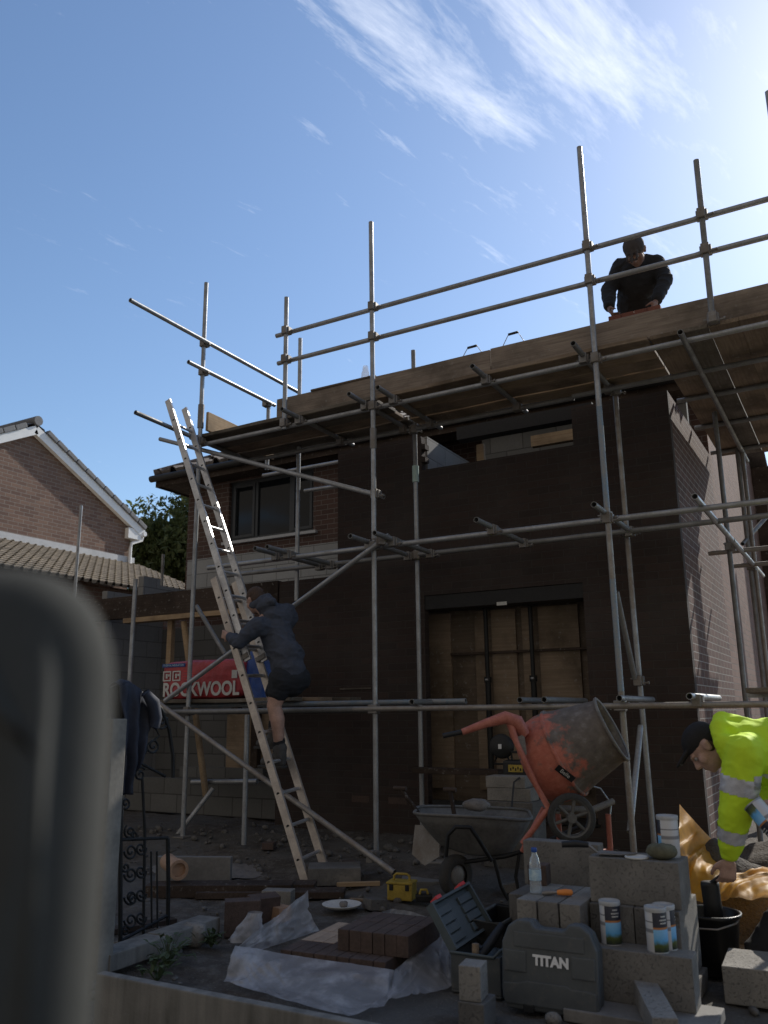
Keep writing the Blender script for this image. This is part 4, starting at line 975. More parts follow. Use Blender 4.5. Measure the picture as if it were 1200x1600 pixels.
def small_things():
    zt = G0+.268
    tin('tin of cement dye at the left of the three on the front block', (oz(978, 1455, zt).x, PY0+.09, zt), R(15))
    tin('front tin of cement dye at the right end of the front block', (oz(1040, 1474, zt).x+.0, PY0+.055, zt), R(25))
    tin('rear tin of cement dye half hidden behind the front right one', (oz(1056, 1466, zt).x+.0, PY0+.12, zt), R(75))
    zb = G0+.421+.205
    q = oy(1040, 1300, PYE+.1); tin('tin of cement dye standing on the topmost block with its white side showing', (q.x-.01, PYE+.2, zb), R(120), h=.185, r=.05)
    # float, trowel, sponge, lid
    s = thing('pointing_trowel', 'dark gauging trowel lying on the topmost block beside the tin lid', 'trowel', (PX0+.06, PYE+.1, zb), R(20))
    m = MB(); m.prism([(-.1, -.035), (.02, -.045), (.1, 0), (.02, .045), (-.1, .035)], .003, TR((0, 0, .012))); m.build('blade', M['clamp'], s, world=False)
    m = MB(); m.path([(-.1, 0, .015), (-.13, 0, .04), (-.15, 0, .05)], .006); m.build('neck', M['clamp'], s, world=False)
    m = MB(); m.path([(-.14, 0, .05), (-.2, 0, .055), (-.27, 0, .05)], [.013, .018, .015], n=10); m.build('handle', M['black_plastic'], s, world=False)
    m = MB(); m.ball((0, 0, .035), (.075, .055, .036)); o = solo(m, 'sponge', M['sponge'], 'greenish rounded sponge beside the tin on the topmost block', 'sponge', None, TR((PX0+.27, PYE+.1, zb)))
    for v in o.data.vertices: v.co *= 1+.12*mnoise.noise(v.co*40)
    m = MB(); m.lathe([(0, .001), (.052, .001), (.056, .004), (.055, .010), (.05, .011), (.048, .006), (0, .006)], n=28); solo(m, 'tin_lid', M['paper'], 'round pale tin lid lying on the front edge of the topmost block', 'lid', None, TR((PX0+.155, PYE+.075, zb)))
    # brown brick and bottle, orange handled tool
    zq = G0+.431
    m = MB(); m.box((0, 0, .05), (.1, .1, .1)); m.tube((0, 0, .099), (0, 0, .1006), .022, n=12); q = oy(845, 1370, PYB+.42)
    solo(m, 'brown_brick', M['brown_brick'], 'dark brown perforated brick end standing behind the water bottle', 'brick', None, TR((q.x, PYB+.4, zq), R(5)), bevel=.004)
    q = oy(838, 1405, PYB+.16)
    t = thing('water_bottle', 'clear plastic water bottle with blue cap standing on the block trio', 'bottle', (q.x, PYB+.16, zq+.001), 0)
    m = MB(); m.lathe([(0, .002), (.026, 0), (.03, .006), (.03, .05), (.0285, .058), (.03, .066), (.03, .115), (.029, .135), (.023, .165), (.0125, .185), (.0115, .2)], n=24); m.build('body', M['pet'], t, world=False)
    m = MB(); m.lathe([(.0305, .062), (.0308, .064), (.0308, .112), (.0305, .114)], n=24); m.build('label', M['water_label'], t, world=False)
    m = MB(); m.lathe([(.0135, .194), (.0145, .196), (.0145, .213), (.013, .215), (0, .215)], n=20); m.build('cap', M['blue_plastic'], t, world=False)
    q = oy(873, 1396, PYB+.14)
    t = thing('chisel', 'short tool with a bright orange handle lying on the block trio', 'chisel', (q.x, PYB+.15, zq+.016), R(12))
    m = MB(); m.path([(-.01, 0, 0), (.03, 0, .003), (.06, 0, .003), (.066, 0, .002)], [.012, .016, .014, .006], n=12); m.build('handle', M['orange_plastic'], t, world=False)
    m = MB(); m.path([(-.01, 0, 0), (-.06, 0, -.004), (-.085, .005, -.008)], [.008, .013, .008], n=8); m.build('blade', M['clamp'], t, world=False)
small_things()

# ------------------------------------------------------------------ tool cases
def titan():
    f = oz(857, 1590, G0); Y = f.y; w, h, d = .43, .375, .115
    xl = oy(783, 1520, Y).x; xr = oy(932, 1520, Y).x; w = xr-xl
    t = thing('tool_case', 'closed grey power tool case with white lettering leaning on the block trio', 'case', M=TR(((xl+xr)/2, Y, G0), R(2), R(-6)))
    hw = w/2; h = .385
    out = [(-hw+.03, .012), (hw-.03, .012), (hw-.004, .05), (hw, .09), (hw, h-.1), (hw-.03, h-.03), (hw-.075, h), (.095, h), (.072, h-.03), (-.062, h-.03), (-.085, h), (-hw+.075, h), (-hw+.03, h-.03), (-hw, h-.1), (-hw, .09), (-hw+.004, .05)]
    m = MB(); m.prism(out, .052, Matrix(((1, 0, 0, 0), (0, 0, 1, 0), (0, 1, 0, 0), (0, 0, 0, 1)))); m.build('front_shell', M['case'], t, world=False, bevel=.016, seg=3)
    m = MB(); m.prism([(a*.985, b*.99+.002) for a, b in out], .052, Matrix(((1, 0, 0, 0), (0, 0, 1, .058), (0, 1, 0, 0), (0, 0, 0, 1)))); m.build('rear_shell', M['case'], t, world=False, bevel=.016, seg=3)
    # raised panels and grooves of the moulding
    for bx in ((-hw+.012, .165, -.105, .255), (.105, .165, hw-.012, .255)):
        m = MB(); m.bb((bx[0], -.006, bx[1]), (bx[2], .02, bx[3])); m.build('moulded_panel', M['case'], t, world=False, bevel=.006)
    m = MB(); m.prism([(-hw+.02, .035), (hw-.02, .035), (hw-.01, .06), (hw-.01, .118), (hw-.05, .125), (.1, .125), (.08, .135), (-.1, .135), (-.14, .125), (-hw+.01, .118), (-hw+.01, .06)], .012, Matrix(((1, 0, 0, 0), (0, 0, 1, -.008), (0, 1, 0, 0), (0, 0, 0, 1)))); m.build('moulded_panel', M['case'], t, world=False, bevel=.006)
    m = MB(); m.bb((-.165, -.004, .268), (.165, .02, .333)); m.build('moulded_panel', M['case'], t, world=False, bevel=.005)
    m = MB(); m.bb((-.07, .02, h-.062), (.07, .08, h-.034)); m.build('handle', M['black_plastic'], t, world=False, bevel=.008)
    for x in (-.12, .1):
        m = MB(); m.bb((x, -.012, .008), (x+.05, .02, .04)); m.build('latch', M['black_plastic'], t, world=False, bevel=.004)
    Mx = WM[t.name] @ Matrix(((1, 0, 0, .012), (0, 0, -1, -.0075), (0, 1, 0, .222), (0, 0, 0, 1)))
    text_mesh('lettering', 'TITAN', .057, M['white'], t, Mx, .0008, .0030)
titan()
def open_case():
    f = oz(722, 1552, G0); Y = f.y; xl = oy(704, 1500, Y).x; xr = oy(781, 1500, Y).x
    t = thing('open_tool_case', 'open dark tool case standing on end with its lid swung left, tools inside', 'case', ((xl+xr)/2, Y, G0), R(0))
    w = xr-xl; top = oy(740, 1492, Y).z-G0; dp = .36; hw = w/2
    m = MB()
    m.bb((-hw, 0, 0), (hw, dp, .012)); m.bb((-hw, 0, .012), (hw, .012, top)); m.bb((-hw, dp-.012, .012), (hw, dp, top)); m.bb((-hw, .012, .012), (-hw+.012, dp-.012, top)); m.bb((hw-.012, .012, .012), (hw, dp-.012, top))
    m.build('tray', M['case'], t, world=False, bevel=.004)
    m = MB(); m.path([(-hw, -.004, top), (hw-.03, -.004, top), (hw-.0, -.004, top+.03), (hw, dp*.5, top+.03), (hw, dp, top+.01)], .008, n=6); m.build('rim', M['case_in'], t, world=False)
    # lid: a shallow tray hinged on the left and rear edge
    P0 = V((-hw+.0, .0, top)); 
    A = oy(707, 1490, Y)-V(t.matrix_world.translation); Bp = oy(668, 1416, Y+.06)-V(t.matrix_world.translation)
    C = oy(727, 1383, Y+.46)-V(t.matrix_world.translation)
    ex = (C-Bp); ez = (Bp-A); n = ex.cross(ez).normalized()
    Mx = Matrix((ex.normalized(), ez.normalized(), n)).transposed().to_4x4(); Mx.translation = A
    a, b = ex.length, ez.length
    q = MB(); th = .035
    def bx(x0, y0, z0, x1, y1, z1):
        s = MB(); s.bb((x0, y0, z0), (x1, y1, z1)); q.add([Mx @ v for v in s.v], s.f)
    sg = 1 if n.dot(V((.5, -1, .3))) > 0 else -1
    def z(v): return v*sg
    bx(0, 0, z(0), a, b, z(-.012)); bx(0, 0, z(.001), a, .014, z(th)); bx(0, b-.014, z(.001), a, b, z(th)); bx(0, .014, z(.001), .014, b-.014, z(th)); bx(a-.014, .014, z(.001), a, b-.014, z(th))
    lid = q.build('lid', M['case_in'], t, world=False)
    for i in range(4):
        for j in (0, 1):
            q = MB(); x0 = .03+j*(a*.56); y0 = .03+i*(b-.06)/4; bx(x0, y0, z(.001), x0+a*.32, y0+(b-.06)/4-.008, z(.014)); q.build('lid_rib', M['case_in'], lid, world=False, bevel=.003)
    for i, (fx, fy) in enumerate(((.12, 1.0), (.75, 1.0))):
        q = MB(); bx(a*fx, b-.004, z(-.01), a*fx+.05, b+.016, z(th+.006)); q.build('latch', M['red_plastic'], t, world=False, bevel=.004)
    # moulded insert and tools
    m = MB(); m.grid(lambda u, v: V((-hw+.014+u*(w-.028), .014+v*(dp-.028), top-.05+.03*math.sin(u*9)*math.sin(v*7))), 18, 18); m.build('insert', M['case_in'], t, world=False)
    m = MB(); m.path([(-.01, .08, top-.03), (.02, .14, top+.02), (.05, .24, top+.09)], [.022, .026, .02], n=10); m.path([(.0, .1, top), (-.05, .12, top+.01)], .018, n=8); m.build('drill', M['black_plastic'], t, world=False)
    m = MB(); m.tube((-.02, .05, top-.05), (-.02, .06, top+.035), .018, n=12); m.build('socket', M['board_tan'], t, world=False)
    m = MB(); m.bb((hw+.003, dp*.3, .0), (hw+.2, dp*1.25, top-.02)); 
    m2 = MB(); m2.bb((hw+.01, dp+.06, .2), (hw+.26, dp+.1, .29)); 
open_case()
def dark_box():
    a = oz(800, 1500, G0); Y = PYB+.10
    q = oy(780, 1450, Y+.25)
    t = thing('black_crate', 'low black plastic crate between the open case and the block trio', 'crate', (q.x-.02, Y+.3, G0), 0)
    m = MB(); w, d, h = .2, .4, .26
    m.bb((-w/2, -d/2, 0), (w/2, d/2, .01)); m.bb((-w/2, -d/2, .01), (w/2, -d/2+.01, h)); m.bb((-w/2, d/2-.01, .01), (w/2, d/2, h)); m.bb((-w/2, -d/2+.01, .01), (-w/2+.01, d/2-.01, h)); m.bb((w/2-.01, -d/2+.01, .01), (w/2, d/2-.01, h))
    m.build('tray', M['black_plastic'], t, world=False, bevel=.003)
    m = MB(); m.path([(-w/2, -d/2, h), (w/2, -d/2, h), (w/2, d/2, h), (-w/2, d/2, h)], .009, n=6, closed=True); m.build('rim', M['case'], t, world=False)
dark_box()

# ------------------------------------------------------------------ concrete mixer
def mixer():
    Y = 5.45; c = oy(893, 1277, Y); S = 1.0
    t = thing('concrete_mixer', 'red tipping drum concrete mixer caked in cement, standing behind the blocks', 'mixer', (c.x, Y, G0), R(YAW))
    O = V((c.x, Y, G0)); ux = V((math.cos(R(YAW)), math.sin(R(YAW)), 0)); uy = V((-ux.y, ux.x, 0))
    scale = (c-CAM).dot(FW)/FPX
    def P(u, v, dy=0.0):           # a point in the upright plane through the wheel that squarely faces the road, dy deeper
        d = ray(u, v); k = ((O-CAM).dot(uy)+dy)/d.dot(uy); return CAM+d*k
    # drum
    A = P(826, 1203, .14); B = P(941, 1142, .06); ax = (B-A); ax = (ax.normalized() - uy*.22).normalized()
    L = (B-A).length+.06; B = A+ax*L
    k = scale/.00445
    prof = [(0, -.01), (.11, 0), (.2, .02), (.25, .06), (.285, .13), (.296, .2), (.292, .255), (.296, .262), (.292, .27), (.27, .34), (.236, L-.03), (.232, L)]
    prof = [(r*k*(1.06 if z < L-.05 else .97), z) for r, z in prof]
    dm = thing_local = MB(); dm.lathe(prof, (0, 0, 0), (0, 0, 1), n=48)
    rin = prof[-1][0]
    dm.lathe([(rin, L), (rin-.004, L+.004), (rin-.012, L), (rin-.01, L-.05), (.25*k, .3), (.26*k, .2), (.2*k, .07), (0, .04)], n=48)
    Dm = axes(A, ax.cross(V((0, 0, 1))), ax)
    Dm = Matrix((Dm.col[0].to_3d(), Dm.col[1].to_3d(), ax)).transposed().to_4x4(); Dm.translation = A
    me = dm.mesh('drum', M['drum'])
    dr = bpy.data.objects.new('drum', me); COL.objects.link(dr); dr.parent = t; dr.matrix_local = WM[t.name].inverted() @ Dm; WM[dr.name] = Dm
    m = MB(); m.lathe([(rin-.006, L-.006), (rin+.012, L-.004), (rin+.014, L+.008), (rin+.002, L+.014), (rin-.008, L+.006)], n=48); m.build('drum_rim', M['cement_dust'], dr, world=False)
    m = MB(); m.lathe([(.296*k*1.06, .25), (.303*k*1.06, .256), (.303*k*1.06, .27), (.292*k*1.06, .276)], n=48); m.build('drum_seam', M['drum'], dr, world=False)
    m = MB()
    for i in range(3):
        a = i*2.1+.4; rr = .24*k
        m.add([V((math.cos(a)*rr, math.sin(a)*rr, .12)), V((math.cos(a)*rr*.45, math.sin(a)*rr*.45, .14)), V((math.cos(a+.2)*rr*.5, math.sin(a+.2)*rr*.5, .36)), V((math.cos(a+.2)*rr, math.sin(a+.2)*rr, .38))], [(0, 1, 2, 3)])
    m.build('mixing_blade', M['cement_dust'], dr, world=False)
    # worn maker's sticker
    q = P(883, 1208, -.2); 
    # find drum surface point nearest the camera along that sight line
    d = (q-CAM).normalized(); best = None
    for i in range(400):
        p = CAM+d*((A-CAM).length-.6+i*.003); w = p-A; h = w.dot(ax); r = (w-ax*h).length
        rad = 0
        for (r0, z0), (r1, z1) in zip(prof, prof[1:]):
            if z0 <= h <= z1: rad = r0+(r1-r0)*(h-z0)/max(1e-6, z1-z0)
        if r <= rad: best = p; nrm = (w-ax*h).normalized(); break
    if best is not None:
        tang = ax.cross(nrm).normalized()
        if tang.z > 0: tang = -tang
        tx = (tang*.9 + ax*.35); tx = (tx - nrm*tx.dot(nrm)).normalized(); ty = nrm.cross(tx)
        Mx = Matrix((tx, ty, nrm)).transposed().to_4x4(); Mx.translation = best+nrm*.006
        m = MB(); m.box((0, 0, 0), (.13, .042, .003)); st = MB(); st.add([Mx @ v for v in m.v], m.f); so_ = st.build('sticker', M['black_plastic'], t)
        Mx2 = Mx.copy(); Mx2.translation = best+nrm*.009
        text_mesh('sticker_lettering', 'Belle', .036, M['paper'], t, Mx2, .0005)
    # frame: grip, bent arm, long leg
    m = MB(); arm = [P(722, 1144, -.14), P(760, 1130, -.14), P(790, 1121, -.14), P(808, 1128, -.13), P(820, 1148, -.12)]
    m.path(arm, [.02, .028, .04, .046, .034], n=12); m.build('tipping_arm', M['mixer_red'], t)
    m = MB(); m.tube(P(692, 1150, -.14), P(722, 1143.5, -.14), .016, n=12); m.build('grip', M['black_plastic'], t)
    m = MB(); m.path([P(797, 1130, -.13), P(806, 1158, -.16), P(838, 1228, -.16), P(857, 1262, -.16), P(853, 1268, -.16), P(836, 1292, -.15), P(816, 1318, -.12)], [.026, .019, .017, .019, .019, .018, .017], n=12); m.build('frame_leg', M['mixer_red'], t)
    m = MB(); m.path([P(806, 1150, -.1), P(816, 1140, -.05), P(822, 1150, .05)], [.05, .05, .045], n=12); m.build('yoke', M['mixer_red'], t)
    m = MB(); m.prism([(0, 0), (.05, .02), (.06, -.1), (.02, -.14)], .03, axes(P(806, 1152, -.12), ux, -uy)); m.build('gusset', M['cement_dust'], t)
    m = MB(); m.path([P(850, 1262, .18), P(830, 1300, .2), P(816, 1330, .25)], .017, n=10); m.build('frame_leg', M['mixer_red'], t)
    m = MB(); m.path([P(856, 1262, -.15), P(870, 1268, .0), P(860, 1262, .2)], .02, n=8); m.path([P(862, 1262, -.1), P(925, 1266, -.02), P(958, 1252, .05)], [.02, .022, .02], n=10); m.build('base_bar', M['cement_dust'], t)
    m = MB(); m.path([P(912, 1225, .1), P(938, 1232, .12), P(955, 1256, .1), P(952, 1285, .08)], .006, n=6); m.build('tipping_ring', M['galv'], t)
    # stand under the base
    for (u, dy) in ((872, -.1), (950, 0.02), (872, .28), (950, .3)):
        q = P(u, 1272, dy); m = MB(); m.tube((q.x, q.y, G0), q, .017, n=10); m.build('stand_leg', M['mixer_red'], t)
    m = MB(); m.tube(P(872, 1330, -.1), P(950, 1330, .02), .014, n=8); m.build('stand_bar', M['mixer_red'], t)
    # wheels
    for dy in (-.19, .26):
        c = P(893, 1278, dy); R0 = 36*scale
        m = MB(); m.lathe([(R0*.78, -.02), (R0*.95, -.022), (R0, -.012), (R0, .012), (R0*.95, .022), (R0*.78, .02)], c, uy, n=36); wh = m.build('wheel', M['rubber'], t)
        m = MB(); m.lathe([(R0*.8, -.016), (R0*.72, -.012), (R0*.72, .012), (R0*.8, .016)], c, uy, n=36); m.tube(c-uy*.025, c+uy*.025, R0*.2, n=16); m.build('rim', M['barrow'], wh)
        m = MB()
        for i in range(6):
            a = i*math.pi/3+.3; e = ux*math.cos(a)+V((0, 0, 1))*math.sin(a); m.path([c+e*R0*.15, c+e*R0*.76], R0*.075, n=6)
        m.build('spokes', M['barrow'], wh)
    m = MB(); m.tube(P(893, 1278, -.2), P(893, 1278, .27), .012); m.build('axle', M['clamp'], t)
mixer()

# ------------------------------------------------------------------ wheelbarrow
def barrow():
    Y = 5.85
    O = oz(745, 1398, G0); O.y
    uy = V((-math.sin(R(YAW)), math.cos(R(YAW)), 0)); D = 6.35
    def P(u, v, dy=0.0): d = ray(u, v); return CAM+d*((D+dy)/d.dot(uy))
    t = thing('wheelbarrow', 'grey cement caked wheelbarrow with its wheel to the left, below the mixer', 'wheelbarrow', (P(745, 1400).x, P(745, 1400).y, G0), R(YAW))
    # tray
    rim = [(656, 1272, -.12), (738, 1276, -.2), (822, 1281, -.12), (828, 1272, .18), (815, 1265, .42), (740, 1261, .48), (662, 1260, .38), (650, 1266, .1)]
    base = [(694, 1322, .0), (740, 1336, -.06), (790, 1334, -.02), (800, 1326, .12), (792, 1318, .28), (740, 1318, .32), (700, 1314, .26), (690, 1318, .12)]
    a = [P(*q) for q in rim]; b = [P(*q) for q in base]; n = len(a); m = MB()
    def ring(pts, k=6):                       # closed smooth curve through the corner points
        o = []
        for i in range(n):
            p0, p1, p2, p3 = pts[i-1], pts[i], pts[(i+1) % n], pts[(i+2) % n]
            for j in range(k):
                s = j/k; o.append(.5*((2*p1)+(p2-p0)*s+(2*p0-5*p1+4*p2-p3)*s*s+(3*p1-p0-3*p2+p3)*s**3))
        return o
    ra, rb = ring(a), ring(b); N = len(ra); cb = sum(rb, V())/N-V((0, 0, .015)); rows = []
    for f in (0, .25, .5, .75, .93, 1):
        rows.append([ra[i].lerp(rb[i], f)+V((0, 0, -.012*math.sin(math.pi*f))) for i in range(N)])
    rows.append([rb[i].lerp(cb, .4) - V((0, 0, .008)) for i in range(N)])
    Pp = [p for r_ in rows for p in r_]; fs = []
    for k in range(len(rows)-1): fs += [(k*N+i, k*N+(i+1) % N, (k+1)*N+(i+1) % N, (k+1)*N+i) for i in range(N)]
    fs.append([(len(rows)-1)*N+i for i in range(N)])
    m.add(Pp, fs, True); tr = m.build('tray', M['barrow'], t)
    mod = tr.modifiers.new('s', 'SOLIDIFY'); mod.thickness = .004
    m = MB(); m.path(ra, .011, n=8, closed=True); m.build('rim', M['barrow'], tr)
    # load of mortar
    m = MB(); c = sum(ra, V())/N; m.add([ra[i].lerp(c, .12)-V((0, 0, .055)) for i in range(N)]+[c-V((0, 0, .03))], [(i, (i+1) % N, N) for i in range(N)], True); m.build('mortar_load', M['cement_dust'], t)
    # frame
    m = MB(); m.path([P(697, 1338, -.22), P(700, 1305, -.26), P(712, 1292, -.27), P(735, 1293, -.27), P(748, 1312, -.25), P(768, 1345, -.2)], .014, n=8); m.build('front_hoop', M['black'], t)
    for dy in (-.12, .3):
        m = MB(); m.path([P(700, 1375, .06), P(720, 1348, .06+dy*.5), P(790, 1338, dy), P(830, 1326, dy), P(905, 1292, dy)], .015, n=8); m.build('handle', M['black'], t)
        m = MB(); m.path([P(772, 1342, dy), P(783, 1385, dy), P(793, 1405, dy), P(812, 1402, dy), P(806, 1370, dy), P(812, 1330, dy)], .013, n=8); m.build('leg', M['black'], t)
    # wheel, seen turned
    c = P(712, 1368, -.02); wa = (ux_ := V((math.cos(R(YAW)), math.sin(R(YAW)), 0)))*.62-uy*.78
    R0 = .14; m = MB()
    m.lathe([(R0*.55, -.035), (R0*.8, -.045), (R0*.97, -.03), (R0, 0), (R0*.97, .03), (R0*.8, .045), (R0*.55, .035)], c, wa, n=32); wh = m.build('wheel', M['rubber'], t)
    m = MB(); m.lathe([(0, -.03), (R0*.3, -.03), (R0*.56, -.02), (R0*.56, .02), (R0*.3, .03), (0, .03)], c, wa, n=24); m.build('rim', M['clamp'], wh)
    # shovels standing in it
    def shovel(label, p, q):
        s = thing('shovel', label, 'shovel', p, 0, 'shovels in the barrow')
        m = MB(); m.tube(p, q, .016); m.build('shaft', M['dark_wood'], s)
        d = (V(q)-V(p)).normalized(); m = MB(); m.prism([(-.1, 0), (.1, 0), (.11, -.2), (0, -.27), (-.11, -.2)], .004, axes(V(p), V((1, 0, 0)), V((0, -1, .2)))); m.build('blade', M['clamp'], s)
        m = MB(); m.tube(V(q)+V((-.05, 0, 0)), V(q)+V((.05, 0, 0)), .016); m.build('grip', M['dark_wood'], s)
    shovel('dark shaft shovel leaning left out of the barrow', P(668, 1290, .1), P(625, 1232, .12)); shovel('short shovel shaft upright in the middle of the barrow', P(712, 1285, .1), P(703, 1234, .15))
    m = MB(); m.ball((0, 0, .03), (.1, .06, .045)); o = solo(m, 'work_glove', M['cement_dust'], 'mortar caked glove lying on the barrow load', 'glove', None, TR(P(745, 1258, .15)-V((0, 0, .03)), .4))
    for v in o.data.vertices: v.co *= 1+.25*mnoise.noise(v.co*18)
barrow()
def sand_heap(name, label, c, r, h, mat='soil'):
    m = MB(); 
    def fn(u, v):
        a = u*2*math.pi; q = v; x = math.cos(a)*q*r[0]; y = math.sin(a)*q*r[1]
        return V((c[0]+x, c[1]+y, c[2]-.02+h*(1-q**1.6)*(1+.35*mnoise.noise(V((x*4, y*4, 2))))+.02*mnoise.noise(V((x*17, y*17, 1)))))
    m.grid(fn, 40, 14); return solo(m, name, M[mat], label, 'heap')
q = oz(700, 1335, -.05); sand_heap('mortar_heap', 'low grey heap of spilt mortar behind the barrow wheel', (q.x, q.y+.1, -.08), (.4, .3), .16, 'mud')

# ------------------------------------------------------------------ things behind the barrow
def behind():
    c = oy(784, 1166, 7.2)
    t = thing('cable_reel', 'round black cable reel standing on the block stack behind the mixer arm', 'reel', c)
    m = MB(); m.lathe([(0, -.05), (.1, -.05), (.105, -.04), (.06, -.035), (.06, .035), (.105, .04), (.1, .05), (0, .05)], c, (.3, -1, .1), n=28); m.build('drum', M['black_plastic'], t)
    m = MB(); m.box(c+V((.005, -.058, .0)), (.03, .004, .04)); m.build('tag', M['white'], t)
    m = MB(); m.path([c+V((-.05, 0, -.09)), c+V((-.08, 0, -.15)), c+V((.08, 0, -.15)), c+V((.05, 0, -.09))], .01); m.build('stand', M['black'], t)
    c = oy(806, 1201, 7.05); t = thing('transformer', 'black site transformer with a yellow warning plate behind the mixer arm', 'transformer', c-V((0, 0, .08)))
    m = MB(); m.box(c+V((.0, .12, -.01)), (.26, .2, .15)); m.build('body', M['black_plastic'], t, bevel=.02)
    m = MB(); m.box(c+V((-.01, .017, .0)), (.13, .004, .06)); m.build('warning_plate', M['yellow'], t)
    m = MB(); m.path([c+V((-.08, .12, .06)), c+V((-.08, .12, .13)), c+V((.08, .12, .13)), c+V((.08, .12, .06))], .011); m.build('handle', M['black_plastic'], t)
    m = MB()
    for k in range(5): m.box(c+V((-.052+k*.022, .0145, -.008 + .012*(k % 2))), (.012, .002, .022))
    m.build('plate_mark', M['black'], t)
    a = oy(808, 1222, 6.75); m = MB(); m.path([oy(812, 1215, 6.8), oy(803, 1222, 6.75), oy(800, 1255, 6.7), oy(797, 1300, 6.5), oz(795, 1345, G0+.01), oz(770, 1352, G0+.01)], .007, n=6)
    solo(m, 'cable', M['black_plastic'], 'thin black cable hanging from the block stack to the ground', 'cable')
    m = MB(); a = oy(660, 1262, 7.4); b = oy(745, 1268, 7.4); m.tube(a, b, .012); m.tube(b+V((0, 0, 0)), b+V((.5, .02, -.01)), .012); solo(m, 'pale_rail', M['lead'], 'thin pale rail lying low behind the barrow', 'rail')
    m = MB(); a = oy(715, 1205, 7.6); m.box((a.x, a.y, a.z), (.9, .18, .05)); solo(m, 'plank', M['dark_wood'], 'dark plank lying across the opening sill behind the barrow', 'plank', bevel=.004)
behind()

# ------------------------------------------------------------------ insulation packs on the low platform
def packs():
    zb = 1.366; Yf = 7.0
    a = oy(248, 1092, Yf); b = oy(377, 1088, Yf); w = b.x-a.x; h = oy(250, 1034, Yf).z-zb; d = .42
    t = thing('insulation_pack', 'red shrink wrapped insulation pack with white lettering on the low platform', 'insulation pack', ((a.x+b.x)/2, Yf, zb))
    m = MB(); hw = w/2
    def pil(sx, sy, sz):
        return None
    n = 26
    def face(fn, nu, nv): m.grid(fn, nu, nv)
    def P(x, y, z):          # x -1..1, y 0..1, z 0..1 with soft corners
        q = V((x, y*2-1, z*2-1)); e = 7
        k = (abs(q.x)**e+abs(q.y)**e+abs(q.z)**e)**(-1/e)*max(abs(q.x), abs(q.y), abs(q.z))
        q = q*k
        p = V((q.x*hw, (q.y+1)/2*d, (q.z+1)/2*h))
        f = .008*mnoise.noise(p*6+V((3, 0, 0)))
        return p+V((0, f-.004, f*1.2))
    face(lambda u, v: P(u*2-1, 0, v), 30, 16); face(lambda u, v: P(u*2-1, v, 1), 30, 10); face(lambda u, v: P(1, u, v), 10, 16); face(lambda u, v: P(-1, 1-u, v), 10, 16); face(lambda u, v: P(1-u*2, 1, v), 30, 16); face(lambda u, v: P(u*2-1, 1-v, 0), 30, 10)
    m.build('wrap', M['red_wrap'], t, world=False)
    base = WM[t.name]
    def at(x, z): return base @ Matrix(((1, 0, 0, x), (0, 0, -1, -.013), (0, 1, 0, z), (0, 0, 0, 1)))
    text_mesh('lettering', 'ROCKWOOL', .2, M['paper'], t, at(.02, .1), .002, .006, sx=w*.82/1.06)
    m = MB(); m.bb((-hw*.93, -.011, h*.84), (-hw*.36, -.002, h*.93)); m.build('blue_label', M['blue_plastic'], t, world=False)
    text_mesh('small_lettering', 'THERMAL INSULATION', .03, M['water_label'], t, at(-hw*.645, h*.885), .001, 0, sx=.95)
    for k, (x0, x1) in enumerate(((-.90, -.70), (-.66, -.46))):
        m = MB(); z0, z1 = h*.48, h*.74; x0 *= hw; x1 *= hw; e = .014
        for q in (((x0, z0), (x1, z0+e)), ((x0, z1-e), (x1, z1)), ((x0, z0+e), (x0+e, z1-e)), ((x1-e, z0+e), (x1, z1-e)), ((x0+.04, z0+.03), (x0+.065, z1-.03)), ((x0+.075, z0+.05), (x1-.02, z0+.075))):
            m.bb((q[0][0], -.0115, q[0][1]), (q[1][0], -.004, q[1][1]))
        m.build('printed_symbol', M['paper'], t, world=False)
    m = MB()
    for k in range(4): m.bb((-hw*.38, -.0115, h*(.5+.07*k)), (-hw*(.1+.08*(k % 2)), -.004, h*(.52+.07*k)))
    m.build('printed_lines', M['red_plastic'], t, world=False)
    m = MB(); m.bb((hw*.78, -.0115, h*.5), (hw*.9, -.004, h*.7)); m.build('printed_symbol', M['paper'], t, world=False)
    # blue pack
    a = oy(380, 1084, Yf+.05); b = oy(413, 1084, Yf+.05); h2 = oy(395, 1012, Yf+.05).z-zb
    t = thing('blue_sack', 'crumpled blue plastic sack beside the red pack, behind the ladder', 'sack', ((a.x+b.x)/2, Yf+.05, zb))
    m = MB(); hw2 = (b.x-a.x)/2+.04
    def S(u, v):
        an = u*2*math.pi; k = (1-.25*v**3)*(1+.12*mnoise.noise(V((math.cos(an)*2, math.sin(an)*2, v*4))))
        if v > .92: k *= (1-v)/.08*.6+.4
        return V((math.cos(an)*hw2*k, .15+math.sin(an)*.16*k, v*h2*(1+.04*math.sin(an*2))))
    m.grid(S, 32, 20); m.build('film', M['blue_plastic'], t, world=False)
packs()

